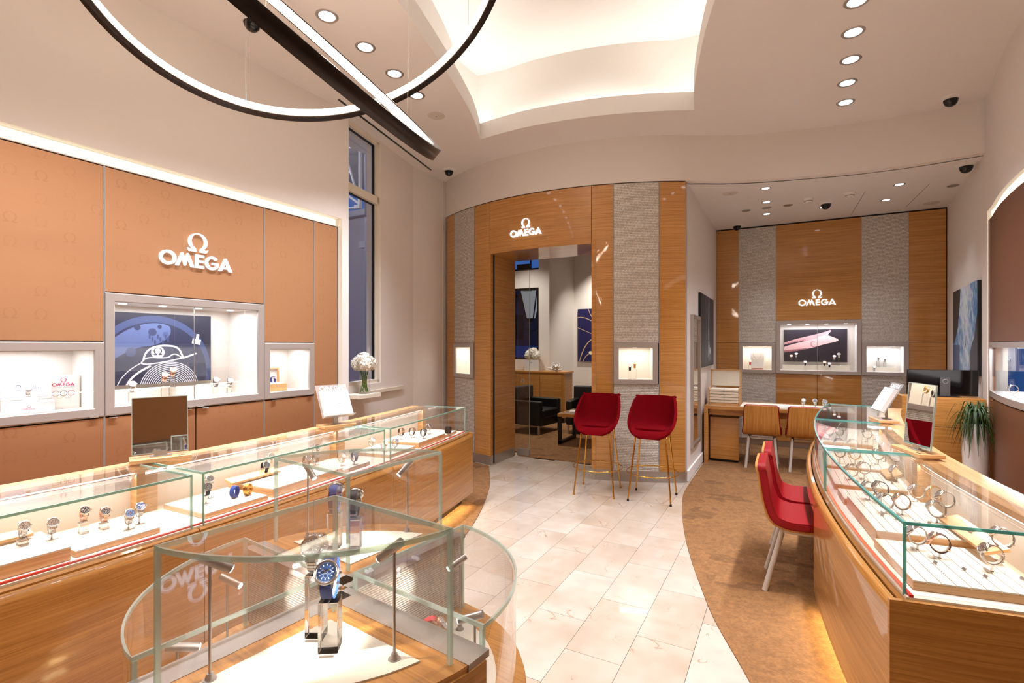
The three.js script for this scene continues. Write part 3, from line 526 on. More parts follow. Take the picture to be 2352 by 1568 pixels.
// ---------- the two long counters ----------
function counter(label, line, zs, ends, edge, knee = []) {
  const t = thing('display_counter', label, 'display counter');
  const [zn, zf] = ends, all = line(zn, zf, 60);
  // wooden body, one front panel for each bay
  zs.forEach(([a, b], i) => {
    const n = line(i === 0 ? zn : (zs[i - 1][1] + a) / 2 - 0.002 * Math.sign(a - b), i === zs.length - 1 ? zf : (b + zs[i + 1][0]) / 2 + 0.002 * Math.sign(a - b), 24);
    const b0 = knee.includes(i) ? 0.6 : 0.13; // a bay with room for knees has only an apron
    mesh(t, b0 > 0.2 ? 'apron' : 'front_panel', sweep(n, [[-0.055, b0], [-0.055, 0.69], [-0.05, 0.71], [-0.038, 0.721], [-0.022, 0.721], [-0.022, b0]]), M.oak);
    mesh(t, 'core', band(n, -0.022, 0.6, b0 > 0.2 ? 0.62 : 0.13, 0.69), M.gap);
    if (b0 > 0.2) mesh(t, 'knee_panel', band(n, 0.34, 0.36, 0.13, 0.62), M.oak);
    mesh(t, 'sill', sweep(n, [[-0.016, 0.69], [-0.016, 0.727], [-0.008, 0.735], [0.02, 0.735], [0.02, 0.69]]), M.oak);
  });
  mesh(t, 'plinth', band(knee.length ? line(zs[2][0] - 0.02, zf, 20) : all, 0.06, 0.52, 0.007, 0.13), M.dark); if (knee.length) { mesh(t, 'plinth', band(line(zn, zs[2][0] - 0.02, 30), 0.37, 0.52, 0.007, 0.13), M.dark); const q = line(zs[2][0] - 0.035, zs[2][0] - 0.02, 1); mesh(t, 'gable', band(q, -0.05, 0.5, 0.13, 0.69), M.oak); }
  for (const k of [0, all.length - 1]) { const q = k ? all.slice(-2) : all.slice(0, 2), dx = q[1][0] - q[0][0], dz = q[1][1] - q[0][1], l = Math.hypot(dx, dz), e = all[k], s = k ? 1 : -1, cap = [[e[0], e[1]], [e[0] + dx / l * 0.02 * s, e[1] + dz / l * 0.02 * s]]; if (k === 0) cap.reverse(); mesh(t, 'end_panel', band(cap, -0.055, 0.62, 0.13, 0.737), M.oak); }
  mesh(t, 'deck', band(all, 0.0, 0.5, 0.735, 0.745), M.cream, 'cream showcase floor');
  mesh(t, 'red_trim', band(all, 0.009, 0.022, 0.745, 0.753), M.redTrim, 'red edging strip');
  mesh(t, 'back_panel', band(all, 0.5, 0.52, 0.745, 0.94), M.caseWhite, 'white rear panel of the showcase');
  mesh(t, 'back_body', band(all, 0.52, 0.62, 0.13, 0.95), M.oakMatt);
  mesh(t, 'rail', sweep(all, [[0.455, 0.962], [0.455, 0.988], [0.62, 0.988], [0.62, 0.95], [0.5, 0.95]]), M.pale, 'pale oak top rail');
  mesh(t, 'light_strip', band(all, 0.463, 0.478, 0.954, 0.961), M.led, 'glowing strip under the rail');
  mesh(t, 'toe_light', band(knee.length ? line(zs[2][0], zf, 20) : all, 0.0, 0.012, 0.121, 0.129), M.ledWarm, 'warm strip under the plinth');
  zs.forEach(([a, b], bay) => {
    const n = line(a, b, 16);
    mesh(mesh(t, 'front_pane', band(n, 0.002, 0.008, 0.737, 0.988), M.glass), 'polished_edge', band([n[0], n[1]].map((p, i) => i ? [n[0][0] + (n[1][0] - n[0][0]) * 0.04, n[0][1] + (n[1][1] - n[0][1]) * 0.04] : p), 0.0, 0.009, 0.737, 0.99), edge);
    const top = mesh(t, 'top_pane', band(n, 0.002, 0.5, 0.992, 0.998), M.glass);
    mesh(top, 'polished_edge', band(n, -0.001, 0.008, 0.989, 0.9995), edge);
    for (const k of [0, 1]) {
      const i = k ? n.length - 1 : 0, p = n[i], q = n[k ? i - 1 : 1], l = Math.hypot(p[0] - q[0], p[1] - q[1]), u = [(q[0] - p[0]) / l, (q[1] - p[1]) / l], seg = k ? [[p[0] + u[0] * 0.007, p[1] + u[1] * 0.007], p] : [p, [p[0] + u[0] * 0.007, p[1] + u[1] * 0.007]];
      const e = mesh(t, 'end_pane', band(seg, 0.009, 0.45, 0.746, 0.988), M.glass);
      mesh(e, 'polished_edge', mg(band(seg, -0.001, 0.009, 0.74, 0.99), band(seg, 0.009, 0.45, 0.989, 0.9995)), edge);
    }
    // light falls down and forward from under the rail
    const m = n[n.length >> 1], dx = n[n.length - 1][0] - n[0][0], dz = n[n.length - 1][1] - n[0][1], l = Math.hypot(dx, dz), N = [dz / l, -dx / l];
    const L = new THREE.RectAreaLight(0xfff6ec, 66, l * 0.96, 0.02); L.position.set(m[0] + N[0] * 0.466, 0.949, m[1] + N[1] * 0.466); L.lookAt(m[0] + N[0] * 0.2, 0.70, m[1] + N[1] * 0.2); L.name = 'showcase_lamp'; scene.add(L);
    if (knee.includes(bay)) return;
    const K = new THREE.RectAreaLight(0xffe0a0, 230, l * 0.98, 0.015); K.position.set(m[0], 0.118, m[1]); K.lookAt(m[0] + 1e-4, 0, m[1]); 
    { const x = V(dx, 0, dz).normalize(), z = V(0, 1, 0), y = V().crossVectors(z, x); K.setRotationFromMatrix(new THREE.Matrix4().makeBasis(x, y, z)); } K.name = 'toe_lamp'; scene.add(K);
  });
  // oak posts between the bays carry the rail
  for (let i = 0; i < zs.length - 1; i++) { const z = (zs[i][1] + zs[i + 1][0]) / 2, p = line(z - 0.05, z + 0.05, 1); mesh(t, 'post', band(p, 0.44, 0.5, 0.745, 0.962), M.pale); }
  for (const z of [zs[0][0], zs[zs.length - 1][1]]) { const k = Math.sign(zs[0][0] - zs[0][1]) * (z === zs[0][0] ? -1 : 1) * 0.06, p = line(Math.min(z, z + k), Math.max(z, z + k), 1); mesh(t, 'post', band(p, 0.44, 0.5, 0.745, 0.962), M.pale); }
  return t;
}
const lx = (z) => -2.505 - (z + 1.15) ** 2 / 28.6, leftLine = (a, b, n) => fine((z) => [lx(z), z], Math.max(a, b), Math.min(a, b), n);
counter('long curved oak counter with three glass showcases, on the left', leftLine, [[-0.05, -1.40], [-1.45, -2.83], [-2.90, -4.25]], [-0.05, -4.29], M.counterEdge);
const rx = (z) => 0.185 + (z + 4.2) ** 2 / 22, rightLineC = (a, b, n) => fine((z) => [rx(z), z], Math.min(a, b), Math.max(a, b), n);
counter('curved oak counter with three glass showcases, on the right', rightLineC, [[-6.38, -5.02], [-4.98, -3.61], [-3.57, -2.22]], [-6.42, -2.2], M.tealEdge, [0, 1]);

const TL = PI / 2, Y = 0.745;
const lt = (z, off, tw = 0) => [lx(z) - off, Y, z]; // a spot on the left counter's floor
const rt = (z, off) => [rx(z) + off, Y, z];
const ltTurn = (z) => PI / 2 - Math.atan((z + 1.15) / 14.3), rtTurn = (z) => -PI / 2 + Math.atan((z + 4.2) / 11);
tray('tall slatted tray with engraved front, nearest on left counter', lt(-0.55, 0.23), 0.82, 0.33, 0.05, ltTurn(-0.5), -0.36);
tray('low slatted tray beside the engraved tray, in the nearest left showcase', lt(-1.13, 0.23), 0.32, 0.33, 0.022, ltTurn(-1.13));
tray('low slatted tray under the blue and gold bands in the middle left showcase', lt(-1.67, 0.24), 0.36, 0.36, 0.022, ltTurn(-1.67));
tray('taller slatted tray in the centre of the middle left showcase', lt(-2.16, 0.26), 0.56, 0.38, 0.045, ltTurn(-2.16));
tray('low slatted tray at the far end of the middle left showcase', lt(-2.6, 0.25), 0.28, 0.33, 0.022, ltTurn(-2.6));
tray('low slatted tray at the near end of the farthest left showcase', lt(-3.15, 0.25), 0.38, 0.34, 0.022, ltTurn(-3.15));
tray('tall slatted tray with engraved front, farthest on left counter', lt(-3.6, 0.24), 0.5, 0.36, 0.045, ltTurn(-3.6), 0);
tray('low slatted tray at the far end of the farthest left showcase', lt(-4.0, 0.24), 0.26, 0.34, 0.022, ltTurn(-4.0));
tray('low slatted tray nearest the near end of the right counter', rt(-2.51, 0.24), 0.42, 0.38, 0.03, rtTurn(-2.51));
tray('tall slatted tray with engraved nose in the nearest right showcase', rt(-3.02, 0.25), 0.56, 0.36, 0.055, rtTurn(-3.02), 0);
tray('low slatted tray behind the glass divider of the nearest right showcase', rt(-3.43, 0.24), 0.22, 0.36, 0.03, rtTurn(-3.43));
tray('low slatted tray at the near end of the middle right showcase', rt(-3.86, 0.24), 0.44, 0.36, 0.03, rtTurn(-3.86));
tray('tall slatted tray in the middle right showcase', rt(-4.42, 0.24), 0.62, 0.36, 0.045, rtTurn(-4.42));
tray('low slatted tray in the farthest right showcase', rt(-5.6, 0.24), 0.8, 0.36, 0.03, rtTurn(-5.6));
// loose pale oak signs lying on the trays
function plate(label, [x, y, z], w, d, turn, tip, mark = true) {
  const t = thing('oak_sign', label, 'sign', [x, y, z], turn, 'oak signs on trays');
  mesh(t, 'board', rb(w, 0.014, d, 0.002, 0, 0, 0, 1).rotateX(tip).translate(0, 0.014 + Math.sin(tip) * d / 2, 0), M.pale);
  if (mark) for (const [k, s] of [emblemShape(0.02, 0, 0.018), ...letterShapes(0.009, -0.024, 0)].entries()) mesh(t, k ? 'letter' : 'emblem', ext(s, 0.0008).rotateX(-PI / 2).translate(0, 0.007, 0.008).rotateX(tip).translate(0, 0.0142 + Math.sin(tip) * d / 2, 0), M.dark);
  return t;
}
plate('pale oak strip lying behind the brown dial pair in the left showcase', [lx(-0.75) - 0.34, Y + 0.056, -0.75], 0.34, 0.06, ltTurn(-0.75), 0.25, false);
plate('pale oak strip lying behind the blue band in the left showcase', [lx(-1.95) - 0.36, Y + 0.05, -1.98], 0.34, 0.07, ltTurn(-1.95), 0.25, false);
plate('pale oak engraved sign at the rear of the near right showcase', [rx(-2.75) + 0.4, Y + 0.062, -2.78], 0.42, 0.08, rtTurn(-2.75), 0.3);
plate('pale oak sign at the rear of the middle right showcase', [rx(-3.9) + 0.4, Y + 0.036, -3.98], 0.22, 0.09, rtTurn(-3.9), 0.3, false);

// watches on the left counter
const T3 = 0.0275, T5 = 0.05;
const Lw = [
  ['brownSteel', 'brown-dialled steel watch, nearest of all on left counter', -2.766, 0.055, -0.867, ['block', 0.028]],
  ['brownSteel', 'brown-dialled steel watch beside the tall tray corner, second on left counter', -2.737, 0.055, -0.95, ['clip', 0.022]],
  ['blackGold', 'rose gold watch with black dial on tall clear block, left showcase', -2.80, T3, -1.085, ['block', 0.052]],
  ['blackGold', 'rose gold watch with black dial on low clear block, left showcase', -2.78, T3, -1.155, ['block', 0.03]],
  ['blueSteel', 'steel watch with blue dial, lower of the blue pair in left showcase', -2.675, T3, -1.207, ['clip', 0.022]],
  ['blueSteel', 'steel watch with blue dial, higher of the blue pair in left showcase', -2.706, T3, -1.265, ['clip', 0.034]],
  ['blackBlack', 'black diver watch on strap, front of the pair beside the glass corner', -2.74, T3, -1.60, ['clip', 0.04]],
  ['blackSteel', 'black-dialled diver watch, rear of the pair beside the glass corner', -2.82, T3, -1.66, ['clip', 0.058]],
  ['blackSteel', 'black-dialled steel watch, upper one, crossed by the middle left glass edge', -2.93, 0.05, -2.12, ['clip', 0.062]],
  ['blackBlack', 'black-dialled watch on strap, lower one, beside the middle left glass edge', -2.90, 0.05, -2.06, ['clip', 0.02]],
  ['greyBrown', 'grey-dialled watch on grey strap, left of the trio behind the island glass', -2.83, 0.05, -2.32, ['clip', 0.02]],
  ['greyBrown', 'grey-dialled watch on strap, lower right of the trio behind the island glass', -2.86, 0.05, -2.42, ['clip', 0.02]],
  ['blackSteel', 'black-dialled steel watch, topmost of the trio behind the island glass', -2.92, 0.05, -2.47, ['clip', 0.06]],
  ['whiteGold', "pale gold watch, left of two on the middle showcase's low far tray", -2.76, T3, -2.56, ['clip', 0.02]],
  ['greyBrown', "grey watch, right of two on the middle showcase's low far tray", -2.71, T3, -2.63, ['clip', 0.02]],
  ['whiteSteel', 'pale steel watch at the rear near end of the farthest left showcase', -2.96, T3, -3.06, ['clip', 0.03]],
  ['whiteSteel', 'pale steel watch nearest the divider in the farthest left showcase', -2.83, T3, -3.06, ['clip', 0.02]],
  ['greySteel', 'grey-dialled steel watch just beyond the divider in the farthest left showcase', -2.80, T3, -3.16, ['clip', 0.02]],
  ['brownBrown', 'watch on brown strap, leftmost on the engraved far tray', -2.98, 0.05, -3.44, ['clip', 0.03]],
  ['brownBrown', 'small rose gold watch behind the engraved far tray front', -2.95, 0.05, -3.55, ['clip', 0.02]],
  ['blackBlack', 'dark watch in front on the engraved far tray', -2.83, 0.05, -3.56, ['clip', 0.02]],
  ['blackSteel', 'steel watch with blue-black bezel, rear of the engraved far tray', -2.93, 0.05, -3.76, ['clip', 0.03]],
];
for (const [k, label, x, dy, z, st] of Lw) watchAt(k, label, [x, Y + dy, z], PI / 2 - 0.12 + rr(-0.08, 0.08), st);
// two empty bands and a coil bracelet on the same counter
function ringBand(label, [x, y, z], turn, m1, n, w) {
  const t = thing('watch_band', label, 'watch band', [x, y, z], turn, 'loose bands on the left counter'), s = [];
  for (let i = 0; i < n; i++) s.push(new THREE.TorusGeometry(0.029, 0.004, 8, 28).rotateY(PI / 2).translate((i - (n - 1) / 2) * w, 0.034, 0));
  mesh(t, 'coil', mg(s), m1); mesh(t, 'inner_sleeve', new THREE.CylinderGeometry(0.0265, 0.0265, n * w, 24, 1, true).rotateZ(PI / 2).translate(0, 0.034, 0), M.rose); mesh(t, 'foot', bx(0.04, 0.003, 0.012, 0, 0.0015, 0), M.steel);
}
ringBand('navy blue fabric band rolled up on the middle left tray', [-2.70, Y + T3, -1.735], 0.5, strapM.navy, 4, 0.006);
ringBand('pale gold mesh band beside the navy band on the middle left tray', [-2.68, Y + T3, -1.80], 0.5, M.gold, 4, 0.006);
ringBand('black and steel ribbed bracelet at the far end of left counter', [-2.86, Y + T3, -3.98], 0.3, M.dark, 6, 0.0085);
// watches on the right counter, turned to the chairs
const Rw = [
  ['greySteel', 'steel watch, left of the front pair nearest the teal glass corner', 0.474, 0.036, -2.62, 0.02],
  ['brownBrown', 'brown-strapped watch, right of the front pair nearest the teal glass corner', 0.533, 0.036, -2.56, 0.02],
  ['greyBrown', 'watch on brown strap, rear of the rightmost pair on right counter', 0.735, 0.036, -2.62, 0.055],
  ['brownSteel', 'steel watch, front of the rightmost pair on right counter', 0.672, 0.036, -2.50, 0.024],
  ['greyBrown', 'watch on dark strap, upper of the pair before the oak sign', 0.66, 0.06, -3.06, 0.05],
  ['greyBrown', 'watch on dark strap, lower of the pair before the oak sign', 0.61, 0.06, -2.98, 0.022],
  ['whiteSteel', 'pale watch left of the oak post in the nearest right showcase', 0.615, 0.036, -3.40, 0.02],
  ['whiteGold', 'gold watch before the oak post in the nearest right showcase', 0.69, 0.036, -3.41, 0.02],
  ['greySteel', 'steel watch, rear left of the four by the long teal edge', 0.385, 0.06, -3.24, 0.02],
  ['blackBlack', 'dark watch, rear right of the four by the long teal edge', 0.43, 0.06, -3.2, 0.035],
  ['whiteSteel', 'pale watch, front left of the four by the long teal edge', 0.425, 0.06, -3.02, 0.02],
  ['brownBrown', 'brown-strapped watch, front right of the four by the long teal edge', 0.49, 0.06, -3.03, 0.024],
  ['whiteSteel', 'lone pale watch before the small oak sign in middle right showcase', 0.60, 0.036, -3.87, 0.02],
  ['greySteel', 'steel watch, left of the nearest pair in middle right showcase', 0.36, 0.036, -3.78, 0.02],
  ['whiteSteel', 'pale steel watch, right of the nearest pair in middle right showcase', 0.43, 0.036, -3.84, 0.03],
  ['blackBlack', 'black-strapped watch by the long teal edge in middle right showcase', 0.33, 0.05, -4.2, 0.04],
  ['whiteGold', 'gold watch beside the black-strapped one in middle right showcase', 0.42, 0.05, -4.22, 0.03],
  ['greySteel', 'steel watch, left of the trio under the mirror foot', 0.56, 0.05, -4.28, 0.03],
  ['brownBrown', 'brown watch, rear of the trio under the mirror foot', 0.62, 0.05, -4.42, 0.05],
  ['whiteBrown', 'watch on brown strap, right of the trio under the mirror foot', 0.655, 0.05, -4.28, 0.03],
  ['greySteel', 'steel watch, left of the farther pair in middle right showcase', 0.36, 0.05, -4.62, 0.03],
  ['whiteSteel', 'pale watch, right of the farther pair in middle right showcase', 0.45, 0.05, -4.64, 0.03],
  ['whiteSteel', 'pale watch, left one of the farthest right showcase', 0.34, 0.036, -5.35, 0.03],
  ['whiteSteel', 'pale watch, second from left in the farthest right showcase', 0.42, 0.036, -5.38, 0.03],
  ['whiteSteel', 'pale watch, behind the two on the left of the farthest right showcase', 0.47, 0.036, -5.7, 0.03],
  ['greySteel', 'steel watch, right of centre in the farthest right showcase', 0.62, 0.036, -5.33, 0.03],
  ['whiteGold', 'gold watch, rightmost in the farthest right showcase', 0.70, 0.036, -5.5, 0.03],
];
for (const [k, label, x, dy, z, h] of Rw) watchAt(k, label, [x, Y + dy, z], -PI / 2 + rr(-0.08, 0.14), ['clip', h], null, 1.1);

// small silver price tags among the watches on the right counter
{
  const plate2 = rb(0.018, 0.011, 0.003, 0.001, 0, 0.008, 0, 1).rotateX(-0.5), foot2 = bx(0.014, 0.002, 0.014, 0, 0.001, 0);
  for (const [x, z, dy] of [[0.5, -2.48, 0.035], [0.58, -2.46, 0.035], [0.63, -2.42, 0.035], [0.74, -2.46, 0.035], [0.53, -2.9, 0.06], [0.57, -2.93, 0.06], [0.68, -2.93, 0.06], [0.4, -2.96, 0.06], [0.45, -2.93, 0.06], [0.38, -3.72, 0.035], [0.47, -3.74, 0.035], [0.56, -3.78, 0.035], [0.4, -4.15, 0.05], [0.5, -4.18, 0.05]]) {
    const t = thing('price_tag', 'tiny silver price tag standing beside watches on the right counter', 'price tag', [x, Y + dy, z], -PI / 2 + 0.4, 'price tags on the right counter');
    mesh(t, 'plate', plate2, M.steel); mesh(t, 'foot', foot2, M.film);
  }
}
// table mirrors and leaflet stands on the rails
function tableMirror(label, [x, y, z], turn, w, h, lean) {
  const t = thing('table_mirror', label, 'mirror', [x, y, z], turn);
  mesh(t, 'base', rb(w * 1.1, 0.022, 0.13, 0.004, 0, 0.011, 0), M.pale); mesh(t, 'bracket', mg(bx(0.06, 0.03, 0.016, 0, 0.036, 0), bx(0.1, 0.004, 0.05, 0, 0.024, 0)), M.steel);
  const g = (b) => b.rotateX(-lean).translate(0, 0.04, 0);
  const p = mesh(t, 'mirror_glass', g(bx(w, h, 0.006, 0, h / 2, 0)), M.mirror); mesh(p, 'bevelled_edge', g(mg(bx(w + 0.003, 0.004, 0.009, 0, h, 0), bx(w + 0.003, 0.004, 0.009, 0, 0, 0), bx(0.004, h, 0.009, w / 2, h / 2, 0), bx(0.004, h, 0.009, -w / 2, h / 2, 0))), M.glassEdge);
  for (const [k, s] of [emblemShape(0.02, 0, 0.02), ...letterShapes(0.009, -0.024, 0)].entries()) mesh(t, k ? 'letter' : 'emblem', ext(s, 0.0006).rotateX(-PI / 2).translate(w * 0.4, 0.022, 0.05), M.dark);
}
tableMirror('square table mirror on the left counter rail', [-2.985, 0.988 + 0.012, -1.5], 1.17, 0.25, 0.3, 0.12);
tableMirror('table mirror with green glass edge on the right counter rail', [0.66, 0.988 + 0.012, -3.66], -PI / 2 + 0.28, 0.27, 0.36, 0.08);
function leafletStand(label, [x, y, z], turn) {
  const t = thing('leaflet_stand', label, 'brochure stand', [x, y, z], turn), lean = 0.5;
  mesh(t, 'base', rb(0.26, 0.02, 0.14, 0.004, 0, 0.01, 0), M.pale); mesh(t, 'post', mg(bx(0.03, 0.1, 0.012, 0, 0.07, -0.02), bx(0.07, 0.003, 0.05, 0, 0.0215, -0.02)), M.steel);
  const g = (b) => b.rotateX(-lean).translate(0, 0.075, 0.03);
  mesh(t, 'back_plate', g(bx(0.25, 0.27, 0.004, 0, 0.135, 0)), M.film); mesh(t, 'ledge', g(bx(0.25, 0.004, 0.045, 0, 0.002, 0.022)), M.film);
  const pad = mesh(t, 'leaflet_pack', g(bx(0.225, 0.205, 0.028, 0, 0.108, 0.018)), M.paper); mesh(pad, 'imprint', g(bx(0.03, 0.004, 0.0005, 0.02, 0.1, 0.0325)), M.steel);
  for (const s of letterShapes(0.036, -0.095, 0.223)) mesh(t, 'letter', g(ext(s, 0.001).translate(0, 0, 0.003)), M.paper, 'white letter');
}
leafletStand('white leaflets on a clear stand on the left counter rail', [-3.03, 1.0, -2.76], 1.3);
leafletStand('white leaflets on a clear stand on the right counter rail', [0.7, 1.0, -5.09], -1.42);
// ---------- wall showcases ----------
// built in its own frame: x to the right, y up from its lower edge, z out of the wall
function showcase(label, [x, y, z], turn, w, h, depth, o = {}) {
  const t = thing('inset_showcase', label, 'showcase', [x, y, z], turn, 'wall showcases'), f = o.f ?? 0.05, iw = w - 2 * f, ih = h - 2 * f, zb = -depth;
  const fs = poly([[-w / 2, 0], [w / 2, 0], [w / 2, h], [-w / 2, h]]); fs.holes.push(new THREE.Path([[-iw / 2, f], [iw / 2, f], [iw / 2, h - f], [-iw / 2, h - f]].map((p) => new THREE.Vector2(...p))));
  mesh(t, 'frame', uvm(ext(fs, 0.018, 0.004).translate(0, 0, -0.012)), M.frame);
  mesh(t, 'interior', mg(bx(iw + 0.02, 0.012, depth, 0, f - 0.006, zb / 2), bx(iw + 0.02, 0.012, depth, 0, h - f + 0.006, zb / 2), bx(0.012, ih, depth, -iw / 2 - 0.006, f + ih / 2, zb / 2), bx(0.012, ih, depth, iw / 2 + 0.006, f + ih / 2, zb / 2), bx(iw + 0.02, ih + 0.02, 0.012, 0, f + ih / 2, zb - 0.006)), M.caseWhite, 'cream lined interior');
  const n = o.doors || 1;
  for (let k = 0; k < n; k++) { const pw = iw / n; mesh(t, 'glass_pane', bx(pw - 0.003, ih, 0.004, -iw / 2 + pw * (k + 0.5), f + ih / 2, -0.004), M.glass); }
  if (n > 1) mesh(t, 'mullion', bx(0.004, ih, 0.008, 0, f + ih / 2, -0.004), M.steel);
  for (let k = 0; k < n; k++) mesh(t, 'handle', bx(0.05, 0.006, 0.02, n > 1 ? (k ? 0.032 : -0.032) : (o.hx ?? iw / 2 - 0.01), -0.004, 0.012), M.chrome);
  const spots = o.spots ?? Math.max(1, Math.round(iw / 0.28));
  for (let k = 0; k < spots; k++) mesh(t, 'lamp', cy(0.026, 0.026, 0.006, -iw / 2 + iw * (k + 0.5) / spots, h - f - 0.002, zb * 0.45, 20), M.lamp, 'recessed lamp');
  t.updateMatrixWorld(true);
  const p = V(0, h - f - 0.014, zb * 0.45).applyMatrix4(t.matrixWorld), q = V(0, f, zb * 0.5).applyMatrix4(t.matrixWorld);
  const L = new THREE.RectAreaLight(o.color || 0xf6f6ff, o.nits ?? 40, iw * 0.85, depth * 0.35); L.position.copy(p); L.lookAt(q); L.rotation.z += 0; L.name = 'showcase_lamp'; 
  { const xx = V(1, 0, 0).applyQuaternion(t.quaternion), zz = V(0, 1, 0), yy = V().crossVectors(zz, xx); L.setRotationFromMatrix(new THREE.Matrix4().makeBasis(xx, yy, zz)); }
  scene.add(L);
  t.userData.inside = undefined; delete t.userData.inside;
  return { t, f, iw, ih, at: (a, b, c) => V(a, b, c).applyMatrix4(t.matrixWorld).toArray(), turn };
}
// a lit sign: emblem over the word; origin in the middle of the word's base line
function litSign(label, [x, y, z], turn, w) {
  const t = thing('illuminated_sign', label, 'sign', [x, y, z], turn, 'lit wall signs'), h = w / 5.3;
  mesh(t, 'emblem', ext(emblemShape(w * 0.26, 0, h + w * 0.145), 0.018), M.sign);
  for (const s of letterShapes(h, -w / 2, 0)) mesh(t, 'letter', ext(s, 0.018), M.sign);
  return t;
}
function print(label, name, cat, [x, y, z], turn, w, h, tex, th = 0.02, rough = 0.5, edgeMat = M.black) {
  const t = thing(name, label, cat, [x, y, z], turn);
  mesh(t, 'panel', bx(w, h, th, 0, h / 2, 0), edgeMat); mesh(t, 'printed_face', new THREE.PlaneGeometry(w, h).translate(0, h / 2, th / 2 + 0.0008), std({ map: tex, roughness: rough }));
  return t;
}
